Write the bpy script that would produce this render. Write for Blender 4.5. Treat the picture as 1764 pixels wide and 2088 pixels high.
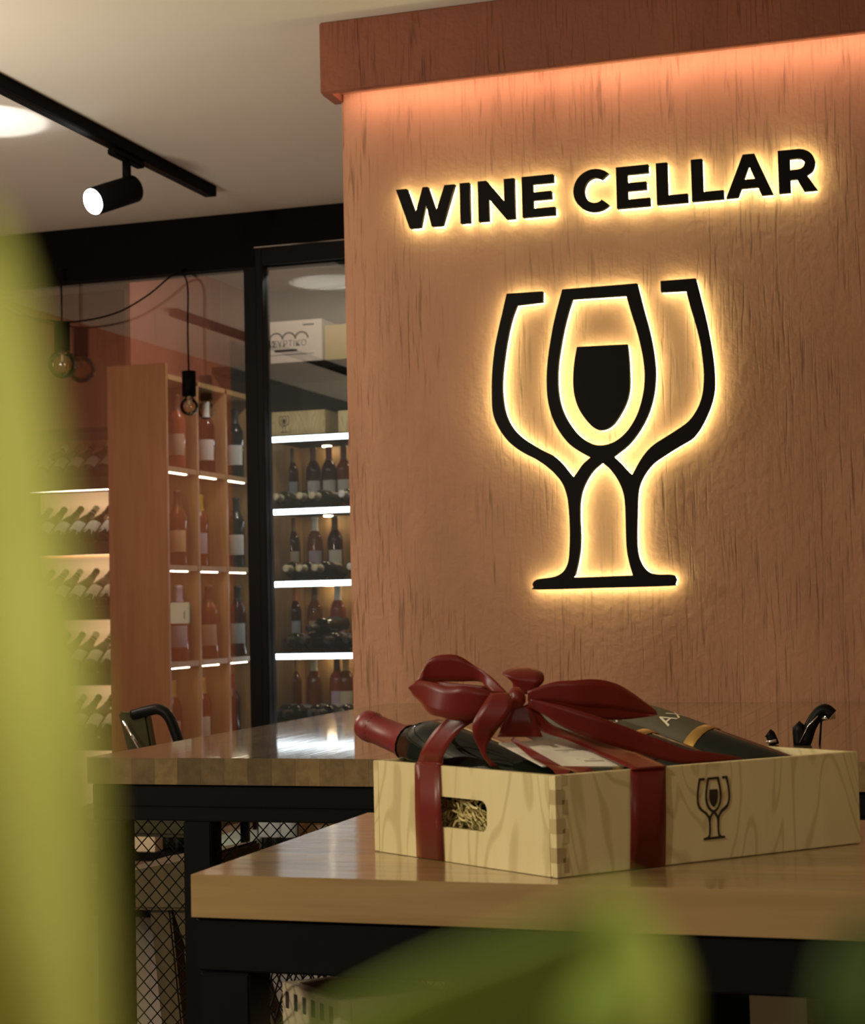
import bpy, bmesh, math, random
from mathutils import Vector, Matrix
random.seed(7)
for o in list(bpy.data.objects): bpy.data.objects.remove(o)
S = bpy.context.scene; C = S.collection

# ------------------------------------------------------------------ camera
F, TH, ROLL, PIT = 3588.0, .3078, .02218, .05307
EYE = 1.15
fw = Vector((-math.sin(TH)*math.cos(PIT), math.cos(TH)*math.cos(PIT), math.sin(PIT)))
r0 = Vector((math.cos(TH), math.sin(TH), 0)); u0 = r0.cross(fw)
RT = math.cos(ROLL)*r0 - math.sin(ROLL)*u0
UP = math.sin(ROLL)*r0 + math.cos(ROLL)*u0
cam = bpy.data.cameras.new('camera'); camo = bpy.data.objects.new('camera', cam); C.objects.link(camo)
cam.sensor_fit = 'HORIZONTAL'; cam.sensor_width = 36; cam.lens = F*36/1764
cam.clip_start = .01; cam.clip_end = 60
camo.matrix_world = Matrix(((RT.x, UP.x, -fw.x, 0), (RT.y, UP.y, -fw.y, 0), (RT.z, UP.z, -fw.z, EYE), (0, 0, 0, 1)))
cam.dof.use_dof = True; cam.dof.focus_distance = 2.5; cam.dof.aperture_fstop = 17.0
S.camera = camo

# ------------------------------------------------------------------ world, exposure, room lamps
w = bpy.data.worlds.new('world'); S.world = w; w.use_nodes = True
w.node_tree.nodes['Background'].inputs[0].default_value = (1, .85, .7, 1)
w.node_tree.nodes['Background'].inputs[1].default_value = .02
S.view_settings.view_transform = 'Standard'; S.view_settings.look = 'None'
S.view_settings.exposure = 0; S.view_settings.gamma = 1; S.view_settings.use_curve_mapping = False

def lamp(name, kind, loc, power, color, aim=None, size=.1, angle=60, blend=.6):
    l = bpy.data.lights.new(name, kind); l.energy = power; l.color = color
    if kind in ('POINT', 'SPOT'): l.shadow_soft_size = size
    if kind == 'AREA': l.size = size
    if kind == 'SPOT': l.spot_size = math.radians(angle); l.spot_blend = blend
    o = bpy.data.objects.new(name, l); C.objects.link(o); o.location = loc
    if aim is not None: o.rotation_euler = (Vector(aim)-Vector(loc)).to_track_quat('-Z', 'Y').to_euler()
    return o
WARM = (1, .82, .6)
# unseen fill lamps added to brighten the room and its ceiling
lamp('room_fill_light', 'POINT', (-2.7, .4, 1.95), 105, (1, .88, .68), size=.16)
lamp('room_fill_light', 'POINT', (-2.75, 3.55, 1.75), 34, (1, .86, .68), size=.14)
lamp('room_fill_light', 'POINT', (1.2, -1.2, 2.0), 22, (1, .86, .66), size=.16)
# spots out of the picture: gift and ceiling from tracks, plant one added
lamp('track_spot_on_gift', 'SPOT', (-1.35, -.35, 2.5), 104, (1, .88, .66), aim=(-.42, 1.62, .95), size=.05, angle=34, blend=.8)
lamp('track_spot_on_ceiling', 'SPOT', (-2.90, 4.55, 2.3), 8, (1, .97, .92), aim=(-2.87, 4.60, 2.65), size=.012, angle=58, blend=.2)
lamp('plant_fill_spot', 'SPOT', (-.75, -.9, 2.5), 230, (1, .95, .78), aim=(-.03, .10, 1.13), size=.05, angle=15, blend=.5)  # extra spot added only to brighten the leaves

# ------------------------------------------------------------------ pixel rays to points in the room
def D(px, py): return (px-882)/F*RT - (py-1044)/F*UP + fw
def atd(px, py, d): return D(px, py)*d + Vector((0, 0, EYE))
def onY(px, py, Y): v = D(px, py); v = v*(Y/v.y); v.z += EYE; return v
def onX(px, py, X): v = D(px, py); v = v*(X/v.x); v.z += EYE; return v
def onZ(px, py, z): v = D(px, py); v = v*((z-EYE)/v.z); v.z += EYE; return v
def onP(px, py, p, n):
    v = D(px, py); e = Vector((0, 0, EYE)); t = (Vector(p)-e).dot(n)/v.dot(n); return e+v*t

# ------------------------------------------------------------------ materials
def new(name):
    m = bpy.data.materials.new(name); m.use_nodes = True; nt = m.node_tree
    return m, nt, nt.nodes['Principled BSDF']
def N(nt, t, **k):
    n = nt.nodes.new(t)
    for a, b in k.items(): setattr(n, a, b)
    return n
def plain(name, col, rough=.5, metal=0, coat=0, noise=0, nscale=30, bump=0, emit=None, es=0, spec=.5):
    m, nt, b = new(name)
    b.inputs['Base Color'].default_value = (*col, 1); b.inputs['Roughness'].default_value = rough
    b.inputs['Metallic'].default_value = metal; b.inputs['Specular IOR Level'].default_value = spec
    b.inputs['Coat Weight'].default_value = coat; b.inputs['Coat Roughness'].default_value = .08
    tc = N(nt, 'ShaderNodeTexCoord'); no = N(nt, 'ShaderNodeTexNoise'); no.inputs['Scale'].default_value = nscale
    no.inputs['Detail'].default_value = 5; nt.links.new(tc.outputs['Object'], no.inputs['Vector'])
    if noise:
        mx = N(nt, 'ShaderNodeMix', data_type='RGBA', blend_type='MULTIPLY'); mx.inputs[0].default_value = noise
        mx.inputs[6].default_value = (*col, 1)
        rp = N(nt, 'ShaderNodeValToRGB'); rp.color_ramp.elements[0].position = .3; rp.color_ramp.elements[1].position = .7
        rp.color_ramp.elements[0].color = (.25, .22, .2, 1)
        nt.links.new(no.outputs['Fac'], rp.inputs[0]); nt.links.new(rp.outputs[0], mx.inputs[7]); nt.links.new(mx.outputs[2], b.inputs['Base Color'])
    if bump:
        bp = N(nt, 'ShaderNodeBump'); bp.inputs['Strength'].default_value = bump; bp.inputs['Distance'].default_value = .004
        nt.links.new(no.outputs['Fac'], bp.inputs['Height']); nt.links.new(bp.outputs[0], b.inputs['Normal'])
    if emit:
        b.inputs['Emission Color'].default_value = (*emit, 1); b.inputs['Emission Strength'].default_value = es
    return m
def wood(name, c1, c2, axis=0, rough=.4, coat=0, scale=1.0, rand=.0, stretch=18, bump=.15, cathedral=0, coatr=.06):
    """grain runs along `axis`; rand: how much pieces differ from each other"""
    m, nt, b = new(name); L = nt.links.new
    tc = N(nt, 'ShaderNodeTexCoord'); oi = N(nt, 'ShaderNodeObjectInfo')
    ad = N(nt, 'ShaderNodeVectorMath', operation='ADD'); mul = N(nt, 'ShaderNodeVectorMath', operation='SCALE')
    cmb = N(nt, 'ShaderNodeCombineXYZ')
    for i in range(3): L(oi.outputs['Random'], cmb.inputs[i])
    L(cmb.outputs[0], mul.inputs[0]); mul.inputs['Scale'].default_value = 9.0 if rand else 0
    L(tc.outputs['Object'], ad.inputs[0]); L(mul.outputs[0], ad.inputs[1])
    mp = N(nt, 'ShaderNodeMapping'); sc = [scale*stretch*3]*3; sc[axis] = scale*3; mp.inputs['Scale'].default_value = sc
    L(ad.outputs[0], mp.inputs['Vector'])
    n1 = N(nt, 'ShaderNodeTexNoise'); n1.inputs['Scale'].default_value = 1; n1.inputs['Detail'].default_value = 6; n1.inputs['Distortion'].default_value = .6
    L(mp.outputs[0], n1.inputs['Vector'])
    rp = N(nt, 'ShaderNodeValToRGB'); rp.color_ramp.elements[0].position = .32; rp.color_ramp.elements[1].position = .68
    rp.color_ramp.elements[0].color = (*c2, 1); rp.color_ramp.elements[1].color = (*c1, 1)
    L(n1.outputs['Fac'], rp.inputs[0]); col = rp.outputs[0]
    if cathedral:
        mp2 = N(nt, 'ShaderNodeMapping'); s2 = [scale*11]*3; s2[axis] = scale*4; mp2.inputs['Scale'].default_value = s2
        L(ad.outputs[0], mp2.inputs['Vector'])
        n2 = N(nt, 'ShaderNodeTexNoise'); n2.inputs['Scale'].default_value = 1; n2.inputs['Detail'].default_value = 1.5; n2.inputs['Distortion'].default_value = .8
        L(mp2.outputs[0], n2.inputs['Vector'])
        ml = N(nt, 'ShaderNodeMath', operation='MULTIPLY'); ml.inputs[1].default_value = 85; L(n2.outputs['Fac'], ml.inputs[0])
        sn = N(nt, 'ShaderNodeMath', operation='SINE'); L(ml.outputs[0], sn.inputs[0])
        r2 = N(nt, 'ShaderNodeValToRGB'); r2.color_ramp.elements[0].position = .55; r2.color_ramp.elements[1].position = .98
        r2.color_ramp.elements[0].color = (1, 1, 1, 1); r2.color_ramp.elements[1].color = (.62, .54, .42, 1)
        L(sn.outputs[0], r2.inputs[0])
        mm = N(nt, 'ShaderNodeMix', data_type='RGBA', blend_type='MULTIPLY'); mm.inputs[0].default_value = cathedral
        L(col, mm.inputs[6]); L(r2.outputs[0], mm.inputs[7]); col = mm.outputs[2]
    if rand:
        mr = N(nt, 'ShaderNodeMapRange'); mr.inputs[3].default_value = 1-rand; mr.inputs[4].default_value = 1+rand*.6; L(oi.outputs['Random'], mr.inputs[0])
        hs = N(nt, 'ShaderNodeHueSaturation'); L(mr.outputs[0], hs.inputs['Value']); L(col, hs.inputs['Color']); col = hs.outputs[0]
    L(col, b.inputs['Base Color']); b.inputs['Roughness'].default_value = rough
    b.inputs['Coat Weight'].default_value = coat; b.inputs['Coat Roughness'].default_value = coatr
    bp = N(nt, 'ShaderNodeBump'); bp.inputs['Strength'].default_value = bump; bp.inputs['Distance'].default_value = .001
    L(n1.outputs['Fac'], bp.inputs['Height']); L(bp.outputs[0], b.inputs['Normal'])
    if coat:
        L(bp.outputs[0], b.inputs['Coat Normal'])
    return m
def terracotta(name, c1, c2, dark):
    """trowelled plaster, combed with short upright scratches"""
    m, nt, b = new(name); L = nt.links.new
    tc = N(nt, 'ShaderNodeTexCoord')
    def noise(scale, det, dist=0):
        mp = N(nt, 'ShaderNodeMapping'); mp.inputs['Scale'].default_value = scale; L(tc.outputs['Object'], mp.inputs['Vector'])
        n = N(nt, 'ShaderNodeTexNoise'); n.inputs['Scale'].default_value = 1; n.inputs['Detail'].default_value = det; n.inputs['Distortion'].default_value = dist
        L(mp.outputs[0], n.inputs['Vector']); return n
    big = noise((3.2, 3.2, 1.3), 6, .5); st = noise((120, 120, 7), 4, .5); mask = noise((8, 8, 2.6), 4, .3); fine = noise((60, 60, 60), 4)
    r1 = N(nt, 'ShaderNodeValToRGB'); e = r1.color_ramp.elements; e[0].position = .3; e[1].position = .7; e[0].color = (*c2, 1); e[1].color = (*c1, 1)
    L(big.outputs['Fac'], r1.inputs[0])
    r2 = N(nt, 'ShaderNodeValToRGB'); e = r2.color_ramp.elements; e[0].position = .53; e[1].position = .70; e[0].color = (0, 0, 0, 1); e[1].color = (1, 1, 1, 1)
    L(st.outputs['Fac'], r2.inputs[0])
    r3 = N(nt, 'ShaderNodeValToRGB'); e = r3.color_ramp.elements; e[0].position = .45; e[1].position = .60; e[0].color = (.15, .15, .15, 1); e[1].color = (1, 1, 1, 1)
    L(mask.outputs['Fac'], r3.inputs[0])
    k = N(nt, 'ShaderNodeMath', operation='MULTIPLY'); L(r2.outputs[0], k.inputs[0]); L(r3.outputs[0], k.inputs[1])
    k2 = N(nt, 'ShaderNodeMath', operation='MULTIPLY'); L(k.outputs[0], k2.inputs[0]); k2.inputs[1].default_value = .5
    mx = N(nt, 'ShaderNodeMix', data_type='RGBA'); L(k2.outputs[0], mx.inputs[0]); L(r1.outputs[0], mx.inputs[6]); mx.inputs[7].default_value = (*dark, 1)
    L(mx.outputs[2], b.inputs['Base Color']); b.inputs['Roughness'].default_value = .75
    hs = N(nt, 'ShaderNodeMath', operation='MULTIPLY_ADD'); L(k.outputs[0], hs.inputs[0]); hs.inputs[1].default_value = -1.0; L(fine.outputs['Fac'], hs.inputs[2])
    bp = N(nt, 'ShaderNodeBump'); bp.inputs['Strength'].default_value = .6; bp.inputs['Distance'].default_value = .004
    L(hs.outputs[0], bp.inputs['Height']); L(bp.outputs[0], b.inputs['Normal'])
    return m
def emis(name, col, s):
    m, nt, b = new(name); nt.nodes.remove(b); e = N(nt, 'ShaderNodeEmission'); e.inputs[0].default_value = (*col, 1); e.inputs[1].default_value = s
    nt.links.new(e.outputs[0], nt.nodes['Material Output'].inputs[0]); return m
def pane_glass(name, refl, tint=(1, 1, 1)):
    m, nt, b = new(name); nt.nodes.remove(b); L = nt.links.new
    t = N(nt, 'ShaderNodeBsdfTransparent'); t.inputs[0].default_value = (*tint, 1)
    g = N(nt, 'ShaderNodeBsdfGlossy'); g.inputs['Roughness'].default_value = .01
    fr = N(nt, 'ShaderNodeFresnel'); a = N(nt, 'ShaderNodeMath', operation='ADD'); a.inputs[1].default_value = refl; a.use_clamp = True; L(fr.outputs[0], a.inputs[0])
    mx = N(nt, 'ShaderNodeMixShader'); L(a.outputs[0], mx.inputs[0]); L(t.outputs[0], mx.inputs[1]); L(g.outputs[0], mx.inputs[2])
    L(mx.outputs[0], nt.nodes['Material Output'].inputs[0]); return m

M = {}
M['terra'] = terracotta('terracotta_plaster', (.56, .295, .175), (.40, .195, .11), (.11, .045, .022))
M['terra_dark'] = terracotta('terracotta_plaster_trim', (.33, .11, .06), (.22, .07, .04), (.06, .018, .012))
M['terra_red'] = terracotta('terracotta_plaster_deep', (.50, .15, .06), (.36, .10, .045), (.10, .03, .02))
M['ceil'] = plain('white_ceiling_paint', (.78, .74, .66), .9, noise=.04, nscale=3)
M['floor'] = plain('pale_floor_tile', (.36, .34, .30), .35, noise=.2, nscale=6)
M['black'] = plain('black_steel', (.003, .003, .003), .45, noise=.1, spec=.15)
M['blackmatt'] = plain('black_matt_paint', (.003, .0025, .0025), .7, noise=.1, spec=.08)
M['charcoal'] = plain('charcoal_wall_paint', (.06, .065, .07), .7, noise=.1, nscale=4)
M['signblack'] = plain('black_sign_face', (.004, .003, .003), .5, noise=.05, spec=.12)
M['signglow'] = emis('lit_acrylic', (1, 1.0, .50), 13.0)
M['cornice_led'] = emis('cornice_led', (1, .60, .44), 21)
M['led'] = emis('shelf_led', (.86, .95, 1.0), 7)
M['ledwarm'] = emis('cabinet_led', (1, .86, .6), 14)
M['fillback'] = emis('cabinet_fill_glow', (1, .80, .5), 26)
M['spotface'] = emis('spot_face', (.95, 1, 1), 30)
M['table'] = wood('varnished_oak_table', (.33, .215, .09), (.25, .155, .06), 0, .35, 1, rand=.16, bump=.5, coatr=.09)
M['tabley'] = wood('varnished_oak_table_deep', (.25, .165, .065), (.17, .105, .04), 1, .35, 1, rand=.42, bump=.10, coatr=.05)
M['ply'] = wood('pale_pine_ply', (.64, .54, .29), (.56, .46, .23), 2, .55, 0, rand=.05, stretch=7, cathedral=.5, bump=.05)
M['plyend'] = wood('pine_end_grain', (.46, .36, .17), (.38, .28, .12), 2, .6, 0, rand=.25, stretch=4)
M['oak'] = wood('oak_cabinet', (.44, .27, .11), (.33, .19, .075), 2, .45, 0, rand=.05, stretch=12)
M['oakred'] = wood('oak_end_panel', (.40, .19, .07), (.32, .14, .05), 2, .4, 0, stretch=14)
M['ribbon'] = plain('crimson_satin', (.155, .009, .008), .36, noise=.12, nscale=8)
nt = M['ribbon'].node_tree; tl = N(nt, 'ShaderNodeBsdfTranslucent'); tl.inputs[0].default_value = (.60, .13, .04, 1); mxs = N(nt, 'ShaderNodeMixShader'); mxs.inputs[0].default_value = .32
nt.links.new(nt.nodes['Principled BSDF'].outputs[0], mxs.inputs[1]); nt.links.new(tl.outputs[0], mxs.inputs[2]); nt.links.new(mxs.outputs[0], nt.nodes['Material Output'].inputs[0])
b = M['ribbon'].node_tree.nodes['Principled BSDF']; b.inputs['Sheen Weight'].default_value = .35; b.inputs['Sheen Tint'].default_value = (1, .45, .2, 1)
M['card'] = plain('cream_card', (.72, .66, .54), .7, noise=.05)
M['ink'] = plain('dark_brown_ink', (.02, .012, .006), .7, noise=.1)
M['glass'] = pane_glass('partition_glass', .13)
M['bulb'] = pane_glass('bulb_glass', .06, (1, .93, .78))
M['chrome'] = plain('chrome', (.75, .72, .68), .12, 1)
M['gold'] = plain('gold_foil', (.55, .33, .09), .3, .8)
M['peach'] = plain('peach_backlit_panel', (.85, .62, .38), .8, noise=.04, nscale=5, emit=(1, .62, .32), es=.6)
M['trough'] = plain('dark_trough_metal', (.05, .05, .02), .5, noise=.15)
M['leaf'] = None
# glasses of the bottles
for n, c in dict(dark=(.006, .008, .005), red=(.05, .006, .005), amber=(.19, .055, .015), rose=(.30, .07, .035), green=(.02, .03, .008)).items():
    M['g_'+n] = plain('bottle_glass_'+n, c, .07, spec=.35)
for n, c in dict(black=(.012, .01, .01), red=(.16, .012, .012), orange=(.5, .12, .03), white=(.8, .78, .74), lilac=(.42, .34, .46), yellow=(.75, .55, .05), brown=(.12, .045, .02), cream=(.62, .55, .36), gold=(.5, .3, .08)).items():
    M['c_'+n] = plain('capsule_'+n, c, .4, noise=.08)
for n, c in dict(white=(.72, .70, .66), cream=(.66, .58, .42), pale=(.45, .52, .56), lilac=(.5, .42, .48), peach=(.72, .45, .24), black=(.015, .015, .015), tan=(.5, .34, .22)).items():
    M['l_'+n] = plain('paper_label_'+n, c, .7, noise=.12, nscale=40)

# ------------------------------------------------------------------ builders
def obj(name, verts, faces, mat, parent=None, smooth=False):
    me = bpy.data.meshes.new(name); me.from_pydata([tuple(v) for v in verts], [], faces); me.update()
    if smooth: me.polygons.foreach_set('use_smooth', [True]*len(me.polygons))
    if mat is not None: me.materials.append(mat)
    o = bpy.data.objects.new(name, me); C.objects.link(o)
    if parent is not None: o.parent = parent
    return o
def bm_obj(name, bm, mat, parent=None, smooth=False):
    bmesh.ops.recalc_face_normals(bm, faces=bm.faces)
    me = bpy.data.meshes.new(name); bm.to_mesh(me); bm.free()
    if smooth: me.polygons.foreach_set('use_smooth', [True]*len(me.polygons))
    me.materials.append(mat); o = bpy.data.objects.new(name, me); C.objects.link(o)
    if parent is not None: o.parent = parent
    return o
def tag(o, label, cat, group=None, kind=None):
    o['label'] = label; o['category'] = cat
    if group: o['group'] = group
    if kind: o['kind'] = kind
    return o
def struct(o, label=None):
    o['kind'] = 'structure'
    if label: o['label'] = label
    return o
def thing(name, label, cat, loc=(0, 0, 0), group=None):
    o = bpy.data.objects.new(name, None); o.empty_display_size = .02; C.objects.link(o); o.location = loc
    return tag(o, label, cat, group)
def ptf(parent):  # world->parent-local offset for unrotated empties
    return parent.location if parent is not None else Vector((0, 0, 0))
BF = [(0, 3, 2, 1), (4, 5, 6, 7), (0, 1, 5, 4), (1, 2, 6, 5), (2, 3, 7, 6), (3, 0, 4, 7)]
def bv(x0, x1, y0, y1, z0, z1):
    return [Vector(p) for p in ((x0, y0, z0), (x1, y0, z0), (x1, y1, z0), (x0, y1, z0), (x0, y0, z1), (x1, y0, z1), (x1, y1, z1), (x0, y1, z1))]
def box(name, x0, x1, y0, y1, z0, z1, mat, parent=None, bevel=0):
    """a box in world coordinates; parent is an unrotated empty or None; object origin at the box centre"""
    c = Vector(((x0+x1)/2, (y0+y1)/2, (z0+z1)/2))
    bm = bmesh.new(); vs = [bm.verts.new(p-c) for p in bv(x0, x1, y0, y1, z0, z1)]
    for f in BF: bm.faces.new([vs[i] for i in f])
    if bevel: bmesh.ops.bevel(bm, geom=bm.edges[:], offset=bevel, segments=2, affect='EDGES')
    o = bm_obj(name, bm, mat, parent); o.location = c - wloc(parent); return o
def wloc(p):
    v = Vector((0, 0, 0))
    while p is not None: v += p.location; p = p.parent
    return v
def hexa(name, pts, mat, parent=None, bevel=0):
    c = sum(pts, Vector())/8; bm = bmesh.new(); vs = [bm.verts.new(p-c) for p in pts]
    for f in BF: bm.faces.new([vs[i] for i in f])
    if bevel: bmesh.ops.bevel(bm, geom=bm.edges[:], offset=bevel, segments=2, affect='EDGES')
    o = bm_obj(name, bm, mat, parent); o.location = c - wloc(parent); return o
def spline(pts, n=6):
    out = []; P = [Vector(p) for p in pts]
    for i in range(len(P)-1):
        a = P[i-1] if i else P[0]*2-P[1]; b, c = P[i], P[i+1]; d = P[i+2] if i+2 < len(P) else P[-1]*2-P[-2]
        for k in range(n):
            t = k/n; out.append(.5*((2*b)+(c-a)*t+(2*a-5*b+4*c-d)*t*t+(3*b-a-3*c+d)*t**3))
    out.append(P[-1]); return out
def tube(name, pts, r, mat, parent=None, seg=10, r2=None):
    """round bar along world points"""
    off = wloc(parent); V = []; Fc = []; n = len(pts); pts = [Vector(p) for p in pts]
    t0 = (pts[1]-pts[0]).normalized(); a = Vector((0, 0, 1)) if abs(t0.z) < .9 else Vector((1, 0, 0)); x = t0.cross(a).normalized()
    for i, p in enumerate(pts):
        t = (pts[min(i+1, n-1)]-pts[max(i-1, 0)]).normalized(); x = (x-t*x.dot(t)).normalized(); y = t.cross(x)
        rr = r if r2 is None else r+(r2-r)*i/(n-1)
        for k in range(seg):
            q = 2*math.pi*k/seg; V.append(p+(x*math.cos(q)+y*math.sin(q))*rr-off)
    for i in range(n-1):
        for k in range(seg): Fc.append((i*seg+k, i*seg+(k+1) % seg, (i+1)*seg+(k+1) % seg, (i+1)*seg+k))
    Fc.append(tuple(range(seg))[::-1]); Fc.append(tuple(range((n-1)*seg, n*seg)))
    o = obj(name, V, Fc, mat, parent); me = o.data
    for p in me.polygons: p.use_smooth = len(p.vertices) == 4
    return o
def lathe_data(name, prof, mat, seg=20, a0=0, a1=2*math.pi):
    full = abs(a1-a0-2*math.pi) < 1e-6; V = []; Fc = []; cols = seg if full else seg+1
    for k in range(cols):
        q = a0+(a1-a0)*k/seg
        for (r, z) in prof: V.append((r*math.cos(q), r*math.sin(q), z))
    m = len(prof)
    for k in range(seg):
        k2 = (k+1) % cols
        for i in range(m-1): Fc.append((k*m+i, k2*m+i, k2*m+i+1, k*m+i+1))
    me = bpy.data.meshes.new(name); me.from_pydata(V, [], Fc); me.materials.append(mat)
    bm = bmesh.new(); bm.from_mesh(me); bmesh.ops.remove_doubles(bm, verts=bm.verts, dist=1e-5); bmesh.ops.recalc_face_normals(bm, faces=bm.faces); bm.to_mesh(me); bm.free()
    me.polygons.foreach_set('use_smooth', [True]*len(me.polygons)); return me
def shape2d(name, loops, depth, frame, mat, parent=None, inset=0.0, bevel=0.0):
    """loops: 2-D outlines (holes too) in (a,b); frame(a,b,c) -> world; extruded from c=0 to c=depth"""
    cu = bpy.data.curves.new('tmp', 'CURVE'); cu.dimensions = '2D'; cu.fill_mode = 'BOTH'; cu.extrude = depth/2; cu.offset = -inset
    for lp in loops:
        s = cu.splines.new('POLY'); s.points.add(len(lp)-1); s.use_cyclic_u = True
        for q, (a, b_) in zip(s.points, lp): q.co = (a, b_, 0, 1)
    t = bpy.data.objects.new('tmp', cu); C.objects.link(t)
    dg = bpy.context.evaluated_depsgraph_get(); me = bpy.data.meshes.new_from_object(t.evaluated_get(dg))
    bpy.data.objects.remove(t); bpy.data.curves.remove(cu)
    ws = [frame(v.co.x, v.co.y, v.co.z+depth/2) for v in me.vertices]
    c = sum(ws, Vector())/len(ws)
    for v, p in zip(me.vertices, ws): v.co = p-c
    me.name = name; me.materials.clear(); me.materials.append(mat)
    bm = bmesh.new(); bm.from_mesh(me); bmesh.ops.remove_doubles(bm, verts=bm.verts, dist=1e-6); bmesh.ops.recalc_face_normals(bm, faces=bm.faces); bm.to_mesh(me); bm.free()
    o = bpy.data.objects.new(name, me); C.objects.link(o); 
    if parent is not None: o.parent = parent
    o.location = c-wloc(parent); return o
ORD = ['first', 'second', 'third', 'fourth', 'fifth', 'sixth', 'seventh', 'eighth', 'ninth', 'tenth']

# ------------------------------------------------------------------ the shell of the room
T = EYE-.246                    # height of the table tops
W = 4.232                       # the sign wall
H = 2.646                       # the ceiling
WX = -1.571                     # left corner of the sign wall
GY = 6.05                       # front of the glazed partition
LX = -4.44                      # left wall of the room
struct(box('floor', -5.2, 3, -3, 8.2, -.1, 0, M['floor']))
struct(box('ceiling', -5.2, 3, -3, 8.2, H, H+.1, M['ceil']))
struct(box('wall_sign', WX, 3, W, GY+.1, 0, H, M['terra'], bevel=.008))
tm = bpy.data.objects.new('trim_1', None); C.objects.link(tm); tm.location = (0, W, 2.46); struct(tm, 'terracotta plaster cornice above the sign wall')
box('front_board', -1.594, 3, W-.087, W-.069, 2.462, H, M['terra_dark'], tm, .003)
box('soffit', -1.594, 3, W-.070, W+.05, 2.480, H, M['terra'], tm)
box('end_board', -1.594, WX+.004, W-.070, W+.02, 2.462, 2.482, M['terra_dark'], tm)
struct(box('wall_right', 3, 3.1, -3, 8.2, 0, H, M['terra']))
struct(box('wall_rear', -5.2, 3, -3.1, -3, 0, H, M['charcoal']))
YE = 2*(GY+.03)-onX(474, 1000, LX).y          # far end of the terracotta part of the left wall, seen mirrored in the glass
struct(box('wall_left', LX-.1, LX, YE, GY, 0, H, M['terra_red']))
struct(box('wall_left_rear', LX-.1, LX, -3, YE, 0, H, M['charcoal']))
# cellar behind the glass
struct(box('wall_cellar_left', -5.2, -5.1, GY, 8.2, 0, H, M['terra']))
struct(box('wall_cellar_back', -5.1, -1, 7.66, 7.76, 0, H, M['charcoal']))
struct(box('wall_cellar_right', -1.2, -1.1, GY+.1, 7.66, 0, H, M['charcoal']))

# cornice LED strip, tucked under the cornice against the wall
led = tag(box('cornice_led_strip', WX+.03, 2.9, W-.0688, W-.064, 2.467, 2.478, M['cornice_led']), 'warm led strip under the terracotta cornice along the sign wall', 'led strip')

# ------------------------------------------------------------------ lit lettering
FACEY = W-.040                   # front of the letters
def wall_frame(a, b_, c): return Vector((a, FACEY+c, b_))
def arc(cx, cy, rx, ry, a0, a1, n):
    return [(cx+rx*math.cos(math.radians(a0+(a1-a0)*i/n)), cy+ry*math.sin(math.radians(a0+(a1-a0)*i/n))) for i in range(n+1)]
s = .235   # stroke in cap heights
def glyph(ch, wd):
    if ch == 'I': return [[(0, 0), (wd, 0), (wd, 1), (0, 1)]]
    if ch == 'E':
        t = .195; st = .27
        return [[(0, 0), (wd, 0), (wd, t), (st, t), (st, .405), (wd*.9, .405), (wd*.9, .595), (st, .595), (st, 1-t), (wd*.97, 1-t), (wd*.97, 1), (0, 1)]]
    if ch == 'L': return [[(0, 0), (wd, 0), (wd, .205), (.27, .205), (.27, 1), (0, 1)]]
    if ch == 'N':
        return [[(0, 0), (.26, 0), (.26, .56), (wd-.22, 0), (wd, 0), (wd, 1), (wd-.26, 1), (wd-.26, .44), (.22, 1), (0, 1)]]
    if ch == 'W':
        return [[(0, 1), (.285, 1), (.50, .36), (.705, 1), (wd-.705, 1), (wd-.50, .36), (wd-.265, 1), (wd, 1), (wd-.34, 0), (wd-.625, 0), (wd/2, .60), (.625, 0), (.34, 0)]]
    if ch == 'A':
        a = wd/2
        return [[(0, 0), (.275, 0), (.36, .205), (wd-.36, .205), (wd-.275, 0), (wd, 0), (a+.135, 1), (a-.135, 1)],
                [(a, .72), (a-.13, .40), (a+.13, .40)]]
    if ch == 'C':
        o = arc(wd*.56, .5, wd*.56, .52, 48, 312, 22); i = arc(wd*.57, .5, wd*.57-.27, .31, 308, 52, 18)
        return [o+i]
    if ch == 'R':
        cy = .655; ry = .345
        return [[(0, 0), (.27, 0), (.27, .30), (.42, .30), (wd-.31, 0), (wd, 0), (wd-.235, .375)] + arc(wd*.52, cy, wd*.44, ry, -38, 90, 12) + [(0, 1)],
                [(.27, .52)] + arc(wd*.50, .655, wd*.19, .135, -90, 90, 8) + [(.27, .79)]]
CAP = .1015; BASE = EYE+.9575
sign = thing('wine_cellar_lettering', 'backlit black letters reading WINE CELLAR on the terracotta wall', 'sign', (-.9, W, BASE))
spans = [('W', 808, 928), ('I', 938, 957.5), ('N', 975, 1049), ('E', 1064.5, 1131), ('C', 1169, 1247), ('E', 1257, 1325), ('L', 1338.5, 1402), ('L', 1410, 1475), ('A', 1480, 1576), ('R', 1587, 1666)]
for ch, a, b_ in spans:
    ya = 433+(a-868)*-.0965; xa = onY(a, ya, FACEY).x; xb = onY(b_, 433+(b_-868)*-.0965, FACEY).x
    if ch == 'R': xa = onY(a, 350, FACEY).x
    base = BASE+(xa+.9)*.004; g = glyph(ch, (xb-xa)/CAP)
    loops = [[(xa+p*CAP, base+q*CAP) for p, q in lp] for lp in g]
    l = shape2d('letter', loops, .020, wall_frame, M['signblack'], sign); l['label'] = f'black letter {ch}'
    shape2d('backlight', loops, .012, lambda p, q, c: Vector((p, FACEY+.0205+c, q)), M['signglow'], l, inset=.0006)

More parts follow.
